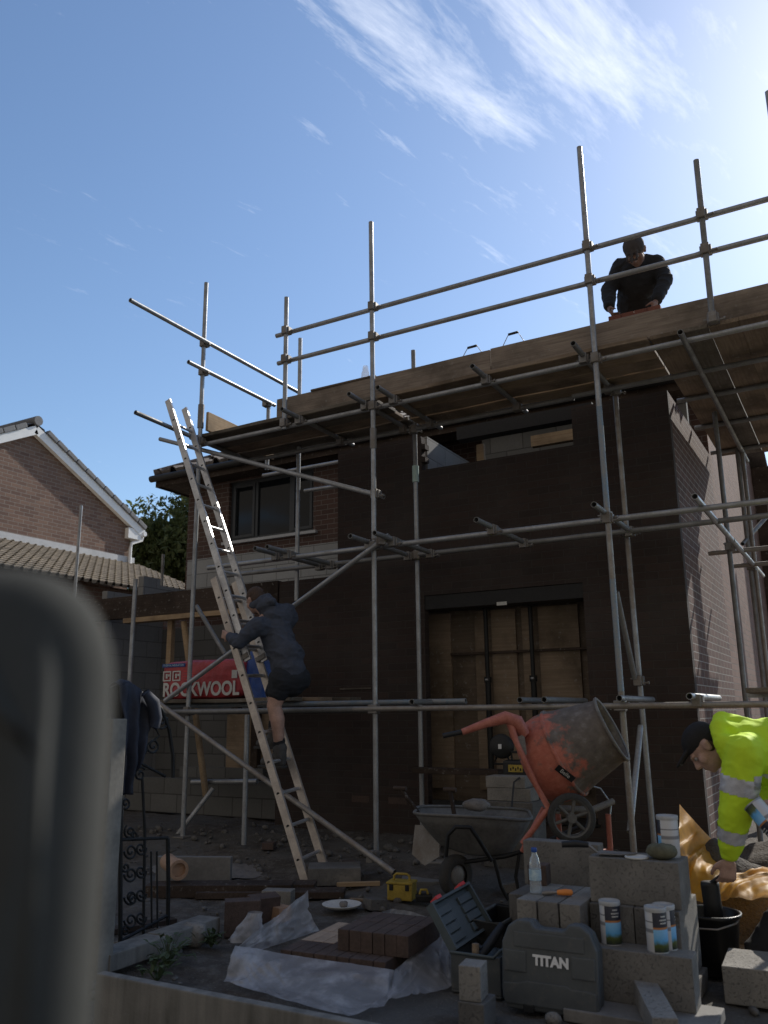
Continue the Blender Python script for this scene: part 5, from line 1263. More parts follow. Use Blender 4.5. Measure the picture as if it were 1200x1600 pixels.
# ------------------------------------------------------------------ bricks in torn polythene
def brick_pack():
    z = G0
    fl = oz(437, 1486, z+.1); fr = oz(612, 1508, z+.1); br = oz(672, 1442, z+.1)
    ex = (fr-fl); ex.z = 0; ex.normalize(); ey = V((-ex.y, ex.x, 0)); rz = math.atan2(ex.y, ex.x)
    L = (fr-fl).length
    bw, bd, bh = .1025, .215, .065
    n = 0
    def br_(label, x, y, zz, sx, sy, sz, mat, nm='brick'):
        nonlocal n
        m = MB(); m.box((0, 0, sz/2), (sx, sy, sz))
        c = fl+ex*x+ey*y; n += 1
        o = solo(m, nm, M[mat], label, 'brick', 'bricks in the torn polythene pack', TR((c.x, c.y, zz), rz+R(((n*37) % 5-2)*.5)), bevel=.003)
        return o
    cols = int(L/.07)
    m0 = z+.005
    # lower layer, laid on edge: one course of the pack
    rows = (('front', .055), ('second', .275), ('rear', .495))
    for nm, y in rows:
        for k in range(cols):
            br_(f'{nm} row brick on edge in the lower layer, number {k+1} from the left end', .035+k*.0685, y+.055, m0, .065, .215, .1025, 'sand_brick' if (nm != 'front' and k < 3) else 'brown_brick')
    # upper layer at the right
    k0 = int(cols*.48)
    for nm, y in (('front', .16), ('rear', .38)):
        for k in range(k0, cols+1):
            br_(f'{nm} row brick on edge in the upper layer, number {k-k0+1} from the left end', .05+k*.0685, y+.055, m0+.1035, .065, .215, .1025, 'brown_brick')
    # torn sheet round the pack
    t = thing('polythene_wrap', 'torn clear polythene wrapping spread round the pack of brown bricks', 'sheet', fl)
    Z = lambda u, v, h=0.0: oz(u, v, z+h)
    def drape(top, bot, name, nu=80, nv=30, amp=.018, seed=0, sag=.02):
        """film hanging from the top curve down and out to the bottom curve, with long creases"""
        def cv(c, u): f = u*(len(c)-1); i_ = min(int(f), len(c)-2); k = f-i_; k = k*k*(3-2*k)*.5+k*.5; return c[i_].lerp(c[i_+1], k)
        def fn(u, v):
            a, b = cv(top, u), cv(bot, u); p = a.lerp(b, v)
            r1 = 1-2*abs(mnoise.noise(V((u*5+v*1.6+seed, v*1.1-u*.8, seed)))); r2 = 1-2*abs(mnoise.noise(V((u*13-v*4+seed, v*3.5+u*2, seed+4))))
            n = amp*(r1**3*1.3+mnoise.noise(V((u*3+seed, v*2, 2)))*1.5+r2*.28)*min(1, v*4+.2)
            p = p+V((.15, -.75, .65))*n+V((0, 0, -sag*math.sin(math.pi*v)))
            p.z = max(p.z, z+.012+.004*mnoise.noise(p*9)); return p
        m = MB(); m.grid(fn, nu, nv); return m.build(name, M['polythene'], t)
    drape([Z(368, 1478, .15), Z(400, 1482, .125), Z(440, 1490, .105), Z(530, 1503, .10), Z(610, 1515, .09), Z(628, 1520, .07)],
          [Z(349, 1534, .012), Z(385, 1545, .012), Z(450, 1566, .012), Z(545, 1590, .012), Z(600, 1572, .012), Z(630, 1530, .012)], 'front_skirt', 110, 40, .016, 1)
    drape([Z(618, 1515, .09), Z(645, 1492, .10), Z(680, 1462, .12), Z(705, 1440, .14)], [Z(604, 1566, .012), Z(650, 1556, .012), Z(700, 1545, .012), Z(722, 1530, .012)], 'right_skirt', 60, 30, .02, 9)
    # standing flap at the rear left corner
    A, B, C, D = Z(362, 1500, .02), oz(385, 1470, z+.10), oz(487, 1396, z+.16), Z(500, 1455, .03)
    top = oz(482, 1392, z+.27)
    m = MB()
    def flap(u, v):
        lo = A.lerp(D, u); hi = B.lerp(top, u**1.1); p = lo.lerp(hi, v)
        k = mnoise.noise(V((u*4, v*2.5, 3)))*.04+(1-2*abs(mnoise.noise(V((u*5-v*3, v*3+u*2, 4)))))**3*.02
        p = p+V((k*.6, -abs(k)*1.2, k*.5)); return p+V((0, -.04*math.sin(math.pi*v), 0))
    m.grid(flap, 54, 26); m.build('rear_flap', M['polythene'], t)
    m = MB(); A2 = oz(352, 1472, z+.02)
    def knot(u, v):
        a = u*2*math.pi; r = .10*(1-.55*v)*(1+.3*mnoise.noise(V((math.cos(a)*2, math.sin(a)*2, v*5))))
        return A2+V((.1+math.cos(a)*r+v*.08, .05+math.sin(a)*r*.7, .01+v*.16))
    m.grid(knot, 36, 14); m.build('gathered_corner', M['polythene'], t)
    drape([Z(588, 1428, .12), Z(612, 1420, .14), Z(640, 1424, .13), Z(670, 1434, .11)], [Z(582, 1442, .012), Z(612, 1448, .02), Z(640, 1452, .03), Z(668, 1450, .03)], 'rear_skirt', 50, 20, .02, 21)
    # a card sheet on the pale bricks
brick_pack()

# ------------------------------------------------------------------ lunch box, plate, small litter
def clutter():
    c = oz(624, 1408, G0)
    t = thing('lunch_box', 'yellow plastic box with a carrying handle on the ground behind the bricks', 'box', c, R(12))
    m = MB(); m.box((0, .07, .055), (.19, .14, .11)); m.build('body', M['yellow'], t, world=False, bevel=.012)
    m = MB(); m.box((0, .07, .118), (.2, .15, .016)); m.build('lid', M['yellow'], t, world=False, bevel=.006)
    m = MB(); m.path([(-.06, .07, .12), (-.058, .07, .16), (-.04, .07, .172), (.04, .07, .172), (.058, .07, .16), (.06, .07, .12)], .009); m.build('handle', M['yellow'], t, world=False)
    for x in (-.06, .06):
        m = MB(); m.box((x, -.004, .09), (.028, .01, .04)); m.build('clip', M['black_plastic'], t, world=False, bevel=.003)
    c = oz(663, 1412, G0); t = thing('site_light', 'small yellow battery tool lying beside the yellow box', 'tool', c, R(30))
    m = MB(); m.box((0, .04, .03), (.12, .07, .05)); m.build('body', M['black_plastic'], t, world=False, bevel=.01)
    m = MB(); m.path([(-.03, .04, .055), (-.02, .04, .085), (.02, .04, .085), (.03, .04, .055)], .009); m.build('handle', M['yellow'], t, world=False)
    c = oz(534, 1420, G0+.01); t = thing('plate', 'white speckled plate of mortar scraps on the mud behind the bricks', 'plate', c)
    m = MB(); m.lathe([(0, .008), (.09, .008), (.12, .018), (.135, .03), (.137, .034), (.13, .034), (.09, .016), (0, .014)], n=36); m.build('dish', M['paper'], t, world=False)
    rnd = random.Random(4)
    for k in range(6):
        a = rnd.random()*6; r = .06*rnd.random(); s = .018+.015*rnd.random()
        m = MB(); m.ball((math.cos(a)*r, math.sin(a)*r, .02+s*.5), (s, s*.8, s*.7), nu=8, nv=6); m.build('mortar_lump', M['cement_dust'], t, world=False)
    m = MB(); p = oz(285, 1600, G0)
    # brown bricks and pavers left of the pack
    def loose(label, u, v, size, rz, mat='brown_brick', z=G0, rx=0, name='brick', grp='loose bricks and pavers', cat='brick'):
        c = oz(u, v, z); m = MB(); m.box((0, 0, size[2]/2), size); return solo(m, name, M[mat], label, cat, grp, TR((c.x, c.y+size[1]*.3, z), rz, rx), bevel=.004)
    loose('reddish block on end at the left of the polythene flap', 372, 1462, (.22, .12, .2), R(40), 'brown_brick')
    loose('tilted brown block beside the polythene flap', 405, 1440, (.2, .1, .16), R(60), 'brown_brick', rx=R(10))
    loose('pale topped brick resting on the brown blocks', 430, 1415, (.215, .12, .1), R(20), 'block2')
    loose('hollow clay block lying open side forward behind the flap', 425, 1438, (.22, .1, .09), R(-15), 'clay')
    for k, (u, v) in enumerate(((395, 1416), (352, 1408), (312, 1414))):
        loose(['rightmost', 'middle', 'leftmost'][k]+' weathered plank of the flat stack before the ladder', u-15, v-2, (.2, 1.1, .045+.02*k), R(-62), 'dark_wood', name='plank', grp='flat stack of planks', cat='plank')
    loose('pale paving slab standing on edge beside the clay pipe', 300, 1380, (.62, .06, .2), R(24), 'slab', name='paving_slab', grp='paving slabs', cat='slab')
    p, q = oz(258, 1352, G0+.16), oz(290, 1350, G0+.16)
    t = thing('clay_pipe', 'short buff drain pipe lying on the slab near the gate', 'pipe', oz(275, 1350, G0))
    a = oz(262, 1346, G0+.2); b = a+V((.27, -.16, -.02)); m = MB(); m.tube(a, b, .062, n=24, hollow=True); m.build('barrel', M['clay'], t)
    m = MB(); m.tube(b-(b-a).normalized()*.07, b, .074, n=24, hollow=True); m.build('socket', M['clay'], t)
    for k, (u, v, u2, v2) in enumerate(((172, 1492, 262, 1462), (264, 1461, 345, 1432))):
        a, b = oz(u, v, G0+.11), oz(u2, v2, G0+.11); d = (b-a); L = d.length; c = (a+b)/2
        m = MB(); m.box((0, 0, 0), (L*.985, .16, .085)); n = d.cross(V((0, 0, 1))).normalized()
        solo(m, 'coping_stone', M['concrete'], ['pale coping stone of the path edge nearest the concrete post', 'pale coping stone of the path edge nearest the bricks'][k], 'kerb', 'coping stones along the path', axes(c-n*.08-V((0, 0, .045)), d, V((0, 0, 1))), bevel=.006)
    c = oz(300, 1475, G0); m = MB(); m.ball((0, 0, .05), (.11, .07, .07), nu=10, nv=8); o = solo(m, 'stone', M['block2'], 'single pale lump of stone below the coping stones', 'stone', None, TR((c.x, c.y, G0)))
    for v in o.data.vertices: v.co *= 1+.25*mnoise.noise(v.co*14)
    c = oz(765, 1592, G0); m = MB(); m.ball((0, 0, .015), (.04, .03, .028), nu=8, nv=6); solo(m, 'stone', M['block2'], 'small pale stone on the ground below the closed tool case', 'stone', None, TR(oz(865, 1598, G0)))
def offcuts():
    def piece(name, lab, u, v, size, rz, mat, cat, ry=0, z=None):
        c = oz(u, v, G0+.0); m = MB(); m.box((0, 0, size[2]/2), size); return solo(m, name, M[mat], lab, cat, 'offcuts lying about the site', TR((c.x, c.y, gz(c.x, c.y)-.004), rz, 0, ry), bevel=.003)
    piece('timber_offcut', 'short pale timber offcut on the mud near the brace foot', 560, 1385, (.34, .045, .03), R(35), 'timber', 'offcut')
    piece('timber_offcut', 'thin weathered batten on the ground left of the yellow box', 575, 1408, (.28, .03, .018), R(10), 'board', 'offcut')
    piece('half_brick', 'broken brown half brick between the ladder block and the plate', 545, 1368, (.1, .09, .06), R(50), 'brown_brick', 'brick')
    piece('half_brick', 'broken half brick at the foot of the front wall behind the ladder', 420, 1345, (.11, .1, .06), R(20), 'brown_brick', 'brick')
    piece('block_fragment', 'grey block fragment right of the plate', 585, 1420, (.14, .1, .07), R(65), 'block3', 'block', R(8))
    piece('block_fragment', 'pale block fragment in front of the barrow legs', 800, 1400, (.12, .09, .06), R(15), 'block2', 'block', R(-12))
    piece('timber_offcut', 'dark plank end half buried by the coping stones', 215, 1450, (.5, .1, .03), R(70), 'dark_wood', 'offcut')
    q = oz(610, 1345, -.03); sand_heap('sand_spill', 'thin spill of pale building sand by the brace foot', (q.x, q.y+.25, -.055), (.45, .35), .05, 'cement_dust')
    q = oz(330, 1345, -.05); sand_heap('mortar_spill', 'grey dried mortar spill before the porch', (q.x, q.y, -.1), (.6, .4), .05, 'cement_dust')
clutter()
offcuts()

# ------------------------------------------------------------------ front boundary: low concrete panel, posts, iron gate, jacket
def front():
    zt = G0+.2
    a = oz(150, 1521, zt); b = oz(560, 1601, zt); d = (b-a).normalized(); d.z = 0
    m = MB(); c = a.lerp(b, .5)+d*1.0; L = (b-a).length+2.6
    m.box((0, 0, 0), (L, .05, .42)); s = solo(m, 'low_concrete_wall', M['concrete'], 'low concrete gravel board wall with a pale worn top edge in the foreground', 'wall', None, axes(a+d*L/2+V((0, 0, -.21))-V((-d.y, d.x, 0))*-.025, d, V((0, 0, 1))), bevel=.006)
    # posts
    p = oy(164, 1300, 3.42); t = thing('concrete_post', 'tall slotted concrete gate post with a sunlit edge beside the hanging jacket', 'post', (p.x, p.y, G0))
    w = .115; h = 1.385-G0; m = MB()
    m.prism([(-w/2, -w/2), (w/2-.03, -w/2), (w/2, -w/2+.012), (w/2, w/2), (w/2-.035, w/2), (w/2-.035, .0), (-w/2+.035, .0), (-w/2+.035, w/2), (-w/2, w/2)], h, Matrix.Translation((0, 0, -.2)))
    m.build('shaft', M['post_concrete'], t, world=False, bevel=.006)
    m = MB(); m.path([(.0, -w/2-.004, .02), (.0, -w/2-.006, .2), (-.05, -w/2-.006, .35)], .003, n=6); m.build('wire', M['black'], t, world=False)
    p = oy(131, 1400, 3.42); t = thing('concrete_post', 'second concrete post half hidden by the blurred car seat', 'post', (p.x-.035, p.y-.04, G0)); m = MB(); m.box((0, 0, .5), (.1, .1, 1.25)); m.build('shaft', M['post_concrete'], t, world=False, bevel=.006)
    # iron gate swung open into the site (along y)
    X = oy(230, 1250, 4.0).x
    t = thing('iron_gate', 'black wrought iron scroll gate standing open behind the concrete post', 'gate', (X, 4.0, G0))
    def g(u, v): return ox(u, v, X)
    def gp(name, pts, r=.009, closed=False): 
        m = MB(); m.path(pts, r, n=8, closed=closed); return m.build(name, M['black'], t)
    gp('frame_bar', [g(192, 1090), g(188, 1300), g(188, 1490)], .013); gp('frame_bar', [g(262, 1310), g(263, 1380), g(262, 1445)], .013)
    gp('top_rail', [g(192, 1082), g(215, 1080), g(235, 1090), g(252, 1108), g(264, 1140), g(270, 1180), g(270, 1215)], .012)
    gp('middle_rail', [g(190, 1195), g(215, 1190), g(258, 1213)], .009); gp('bar', [g(222, 1216), g(226, 1300), g(224, 1460)], .009); gp('bar', [g(245, 1330), g(246, 1450)], .006); gp('bar', [g(236, 1330), g(237, 1450)], .006)
    gp('cross_rail', [g(190, 1312), g(262, 1309)], .01)
    gp('bottom_rail', [g(189, 1470), g(262, 1430)], .01)
    def scroll(c, r, turns, a0, sg=1, rr=.0065, squash=.8, tail=None):
        pts = []
        n = int(turns*16)
        for i in range(n+1):
            f = i/n; a = a0+sg*f*turns*2*math.pi; q = r*(.18+.82*f); pts.append(g(c[0]+math.cos(a)*q*squash, c[1]+math.sin(a)*q))
        if tail: pts += [g(*p) for p in tail]
        gp('scroll', pts, rr)
    scroll((221, 1167), 16, 1.6, 0, 1, tail=[(229, 1140), (226, 1130)]); scroll((239, 1165), 13, 1.5, 0, 1, tail=[(249, 1150), (242, 1136)])
    scroll((252, 1128), 13, 1.4, 2, -1); scroll((229, 1098), 10, 1.4, 2, -1); scroll((219, 1210), 12, 1.4, 3, 1)
    for k in range(4):
        scroll((204, 1330+k*36), 13, 1.5, 0, 1); scroll((220, 1326+k*36), 11, 1.5, 3, -1)
    scroll((203, 1300), 12, 1.5, 1, 1)
    for k in range(5): scroll((196+(k % 2)*12, 1255+k*50), 9, 1.3, k, 1)
    # jacket hung over the gate
    j = thing('jacket', 'dark navy jacket hung over the open iron gate', 'jacket', (X, 4.0, .6), 0)
    Xj = X+.035
    cols = [((187, 1072), (186, 1242)), ((196, 1066), (192, 1245)), ((207, 1068), (199, 1240)), ((216, 1076), (204, 1228)), ((226, 1090), (210, 1205)), ((236, 1106), (216, 1180)), ((245, 1128), (222, 1148))]
    m = MB()
    def cloth(u, v):
        f = u*(len(cols)-1); i = min(int(f), len(cols)-2); k = f-i
        a = ox(*cols[i][0], Xj).lerp(ox(*cols[i+1][0], Xj), k); b = ox(*cols[i][1], Xj).lerp(ox(*cols[i+1][1], Xj), k)
        p = a.lerp(b, v); fd = .035*math.sin(u*17+v*2.2)*(.3+.9*v)+.02*mnoise.noise(V((u*6, v*5, 2)))
        return p+V((fd+.02*math.sin(v*math.pi), 0, .012*math.sin(u*11)*v))
    m.grid(cloth, 60, 40)
    m.grid(lambda u, v: cloth(u, v*.55)+V((-.09-.03*v, .02*math.sin(u*9), -.01)), 50, 24)
    m.grid(lambda u, v: cloth(u, 0)+V((-.09*v, 0, .022*math.sin(v*math.pi))), 50, 6)
    o = m.build('cloth', M['denim'], j); mod = o.modifiers.new('s', 'SOLIDIFY'); mod.thickness = .006
    sl = [ox(226, 1082, Xj+.05), ox(238, 1098, Xj+.06), ox(244, 1122, Xj+.07), ox(240, 1136, Xj+.06)]
    m = MB(); m.path(sl, [.03, .042, .04, .03], n=14); o = m.build('sleeve', M['denim'], j)
    for v in o.data.vertices: v.co += v.normal*.018*mnoise.noise(v.co*14)
front()

# ------------------------------------------------------------------ car seat back close to the camera
def fabric():
    g = G('grey_seat_fabric'); n = g.noise(9, detail=6); n2 = g.noise(240, detail=2)
    g.set(Base_Color=g.ramp(g.math('ADD', g.math('MULTIPLY', n, .7), g.math('MULTIPLY', n2, .3)), [(.3, (.05, .05, .045)), (.7, (.07, .069, .063))]), Roughness=.95, Specular_IOR_Level=.1); g.bump(n2, .3, .001); return g.m
M['mesh_fabric'] = fabric()
def car_seat():
    D = .42; c = CAM+ray(60, 1300)*D
    w_ = (c-CAM).normalized(); u_ = w_.cross(V((0, 0, 1))).normalized(); zz = u_.cross(w_)
    def P(u, v): d = ray(u, v); return CAM+d*(D/d.dot(w_))
    t = thing('car_seat', 'out of focus charcoal grey car seat back filling the lower left corner', 'car seat', c, R(YAW))
    pl = [(-220, 905), (-120, 882), (-20, 878), (60, 886), (112, 908), (150, 944), (172, 992), (181, 1050), (178, 1150), (169, 1300), (158, 1450), (146, 1640), (120, 1780), (40, 1830), (-220, 1830)]
    out = [P(*p) for p in pl]
    N = len(out); sm = []
    for i in range(N):
        p0, p1, p2, p3 = out[i-1], out[i], out[(i+1) % N], out[(i+2) % N]
        for k in range(4):
            s = k/4; sm.append(.5*((2*p1)+(p2-p0)*s+(2*p0-5*p1+4*p2-p3)*s*s+(3*p1-p0-3*p2+p3)*s**3))
    N = len(sm); ce = sum(sm, V())/N
    nr = []
    for i in range(N):
        q = (sm[(i+2) % N]-sm[i-2]).cross(w_).normalized()
        if q.dot(ce-sm[i]) < 0: q = -q
        nr.append(q)
    def ring(inset, dd): return [p+q*inset+w_*dd for p, q in zip(sm, nr)]
    # one stuffed cushion: the cover rolls over the edge and swells slightly towards the middle
    m = MB(); rings = []
    prof = [(.07, .075), (.03, .06), (.008, .035), (.0, .012)] + [(.03*(1-math.cos(a)), .012-.03*math.sin(a)) for a in [R(12*k) for k in range(1, 8)]]
    for q in prof: rings += ring(*q)
    last = rings[-N:]; K = len(prof)
    for f in (.12, .28, .48, .7): rings += [p.lerp(ce-w_*.026, f)-w_*.004*math.sin(f*math.pi/2) for p in last]
    K += 4; rings.append(ce-w_*.03)
    m.add(rings, [(k*N+i, k*N+(i+1) % N, (k+1)*N+(i+1) % N, (k+1)*N+i) for k in range(K-1) for i in range(N)]+[((K-1)*N+i, (K-1)*N+(i+1) % N, K*N) for i in range(N)]+[list(reversed(range(N)))], True)
    bm = bmesh.new(); o = m.build('cushion', M['mesh_fabric'], t); bm.from_mesh(o.data); bmesh.ops.recalc_face_normals(bm, faces=bm.faces); bm.to_mesh(o.data); bm.free()
car_seat()

# ------------------------------------------------------------------ bucket and the amber sheet
def bucket():
    z = G0; c = oz(1118, 1490, z); c = V((oy(1114, 1490, 5.0).x, 5.0, z)); top = oy(1118, 1425, 5.0).z-z
    k = (c-CAM).dot(FW)/FPX; R1 = 46*k; R0 = 35*k; H = top+.0
    t = thing('bucket', 'black rubber builders bucket on the ground under the bending worker', 'bucket', c)
    m = MB(); m.lathe([(0, .0), (R0, 0), (R0+.004, .01), (R1-.006, H-.02), (R1+.006, H-.015), (R1+.009, H), (R1-.001, H+.003), (R1-.01, H-.012), (R0-.006, .02), (0, .018)], n=40); m.build('shell', M['bucket'], t, world=False)
    m = MB(); m.lathe([(0, H*.55), (R0+(R1-R0)*.55-.012, H*.55)], n=32); m.build('dye_mix', M['black_plastic'], t, world=False)
    m = MB(); m.path([(-R1*1.0, 0, H-.01), (-R1*.9, -R1*.55, H-.04), (-R1*.3, -R1*1.05, H-.055), (R1*.4, -R1*1.03, H-.05), (R1*.92, -R1*.5, H-.03), (R1, 0, H-.01)], .005, n=6); m.build('wire_handle', M['clamp'], t, world=False)
    return c, H
BC, BH = bucket()
def amber():
    t = thing('amber_sheet', 'crumpled amber polythene sheet draped over a heap behind the bucket', 'sheet', (-.9, 5.8, G0))
    pts = [((1062, 1257), (1064, 1400)), ((1078, 1275), (1082, 1412)), ((1098, 1297), (1102, 1410)), ((1122, 1322), (1128, 1408)), ((1150, 1340), (1155, 1402)), ((1180, 1352), (1182, 1406)), ((1215, 1358), (1215, 1412)), ((1270, 1365), (1270, 1420))]
    m = MB()
    def base(u): f = u*(len(pts)-1); i = min(int(f), len(pts)-2); return i, f-i
    def fn(u, v):
        i, k = base(u); a = oy(*pts[i][0], 6.15).lerp(oy(*pts[i+1][0], 6.15), k); b = oy(*pts[i][1], 5.45).lerp(oy(*pts[i+1][1], 5.45), k)
        p = a.lerp(b, v); n = mnoise.noise(V((u*4.5, v*2.2, 1)))*.09+(1-2*abs(mnoise.noise(V((u*6+v*3, v*2.5+u*3, 7)))))*.05+mnoise.noise(V((u*20, v*9, 3)))*.006
        p += V((0, -.6, .5))*n*min(1, v*5+.1); p.z = max(p.z, G0+.01); return p
    m.grid(fn, 110, 60)
    def back(u, v):
        p = fn(u, 0); return p+V((.02*math.sin(u*20)*v, .5*v, -(p.z-G0-.01)*v**1.3))
    m.grid(back, 60, 14)
    m.build('film', M['amber'], t)
    sand_heap('sand_heap', 'heap of building sand hidden under the amber sheet', (-.95, 6.05, G0), (.42, .4), .5)
    # dark rubble bank behind
    sand_heap('soil_heap', 'dark rubble bank at the foot of the sunlit side wall', (-.6, 7.6, -.05), (.8, .7), .32)
amber()

# ------------------------------------------------------------------ on the top deck: buckets, bricks, sheet of film
def deck_things():
    zt = 4.318
    for k, (u, v, lab) in enumerate(((738, 545, 'dark mortar bucket with its wire handle up, left one behind the toe board'), (802, 524, 'dark mortar bucket with its wire handle up, right one behind the toe board'))):
        p = oy(u, v, 7.25); t = thing('mortar_bucket', lab, 'bucket', (p.x, 7.25, zt), 0, 'mortar buckets on the deck')
        m = MB(); m.lathe([(0, 0), (.11, 0), (.14, .2), (.145, .2), (.145, .212), (.13, .205), (.1, .01)], n=28); m.build('shell', M['bucket'], t, world=False)
        m = MB(); h = p.z-zt+.02; m.path([(-.14, 0, .2), (-.12, .0, .2+(h-.2)*.6), (-.05, 0, h), (.05, 0, h+.005), (.12, 0, .2+(h-.2)*.55), (.14, 0, .2)], .004, n=6); m.build('wire_handle', M['galv'], t, world=False)
        m = MB(); m.tube((-.05, 0, h), (.05, 0, h+.004), .013, n=8); m.build('grip', M['black_plastic'], t, world=False)
    a = oy(948, 497, 7.02); b = oy(1030, 476, 7.02); rows = 4
    for r in range(3):
        for k in range(4):
            L = (b.x-a.x)/4; m = MB(); m.box((0, 0, .0325), (L*.97, .1, .064))
            solo(m, 'brick', M['new_brick'], f'red brick in the small stack before the bricklayer, {["lowest", "middle", "top"][r]} course, {["leftmost", "second", "third", "rightmost"][k]}', 'brick', 'brick stack on the top deck', TR((a.x+L*(k+.5), 7.12, zt+.0+.16*0+r*.0655+.155), R((k*3+r) % 3-1)), bevel=.003)
    m = MB(); m.box((0, 0, .075), (b.x-a.x+.02, .14, .15)); solo(m, 'concrete_block', M['block'], 'grey block laid on the deck carrying the red brick stack', 'block', None, TR(((a.x+b.x)/2, 7.12, zt)), bevel=.004)
    p = oy(571, 590, 7.0); t = thing('plastic_bag', 'small wisp of clear plastic standing on the mortar board beside the tall pole', 'bag', p)
    m = MB(); m.grid(lambda u, v: V((math.cos(u*6.28)*.05*(1-.5*v)*(1+.4*mnoise.noise(V((u*5, v*4, 1)))), math.sin(u*6.28)*.04*(1-.5*v), v*.13)), 20, 8); m.build('film', M['polythene'], t, world=False)
M['new_brick'] = simple('red_brick', (.22, .085, .06), .9, var=.3, sc=9, bump=.6, bsc=90)
deck_things()

# ------------------------------------------------------------------ people
def hand(wrist, dirv, palm, side, r=1.0, curl=.5, spread=.12):
    """palm and five bent fingers; dirv points along the hand, palm is the direction the palm faces, side +1 if the thumb lies towards dirv x palm"""
    d = V(dirv).normalized(); n = V(palm); n = (n-d*n.dot(d)).normalized(); s = d.cross(n)*side
    w = V(wrist); P = []
    P.append(('c', w, .024*r, w+d*.03*r, .026*r))
    for k in range(4): P.append(('c', w+d*.03*r+s*(.018-.012*k)*r, .017*r, w+d*.09*r+s*(.030-.02*k)*r, .0125*r))
    for k, L in enumerate((.072, .080, .075, .058)):
        b = w+d*.09*r+s*(.031-.0205*k)*r; a = curl*.5; p = b; dd = d+s*(.5-k/3)*spread
        for j, (f, rr) in enumerate(((.45, .0095), (.32, .0088), (.25, .0078))):
            a += curl*(.55+.12*k/3); v = (dd.normalized()*math.cos(a)+n*math.sin(a)); q = p+v*L*f*r; P.append(('c', p, rr*r, q, rr*.94*r)); p = q
    b = w+d*.03*r+s*.028*r; q = b+(s*.75+d*.6+n*.35).normalized()*.038*r; e = q+(s*.2+d*.8+n*.6).normalized()*.032*r; f = e+(d*.7+n*.75-s*.2).normalized()*.026*r
    P += [('c', b, .016*r, q, .0125*r), ('c', q, .0115*r, e, .010*r), ('c', e, .0098*r, f, .0085*r)]
    return P
def headparts(c, up, fw, r=1.0, neck=None):
    up = V(up).normalized(); fw = V(fw); fw = (fw-up*fw.dot(up)).normalized(); rt = fw.cross(up); Mr = Matrix((rt, fw, up)).transposed(); c = V(c)
    at = lambda x, y, z: c+Mr @ (V((x, y, z))*r)
    P = [('e', at(0, -.012, .025), (.076*r, .096*r, .09*r), Mr), ('e', at(0, .03, -.045), (.058*r, .062*r, .07*r), Mr), ('e', at(0, .062, -.088), (.026*r, .025*r, .022*r), Mr),
         ('e', at(0, .08, .018), (.05*r, .018*r, .013*r), Mr), ('c', at(0, .086, .01), .009*r, at(0, .109, -.028), .0135*r), ('e', at(0, .098, -.033), (.019*r, .012*r, .01*r), Mr),
         ('e', at(0, .086, -.057), (.024*r, .01*r, .006*r), Mr), ('e', at(0, .086, -.067), (.021*r, .01*r, .0065*r), Mr), ('e', at(.045, .05, -.03), (.024*r, .03*r, .03*r), Mr), ('e', at(-.045, .05, -.03), (.024*r, .03*r, .03*r), Mr)]
    for s in (1, -1): P += [('e', at(s*.077, -.012, -.008), (.011*r, .021*r, .033*r), Mr), ('e', at(s*.084, -.02, .004), (.009*r, .016*r, .018*r), Mr)]
    if neck is not None: P.append(('c', at(0, -.022, -.05), .058*r, V(neck), .062*r))
    return P, at, Mr
def eyes(at, Mr, r, parent):
    for s in (1, -1):
        m = MB(); m.ball(at(s*.032, .0755, .0), .0105*r, nu=10, nv=8); e = m.build('eye', M['eye'], parent)
        m = MB(); m.ball(at(s*.032, .0825, .0), .005*r, nu=8, nv=6); m.build('iris', M['black'], e)

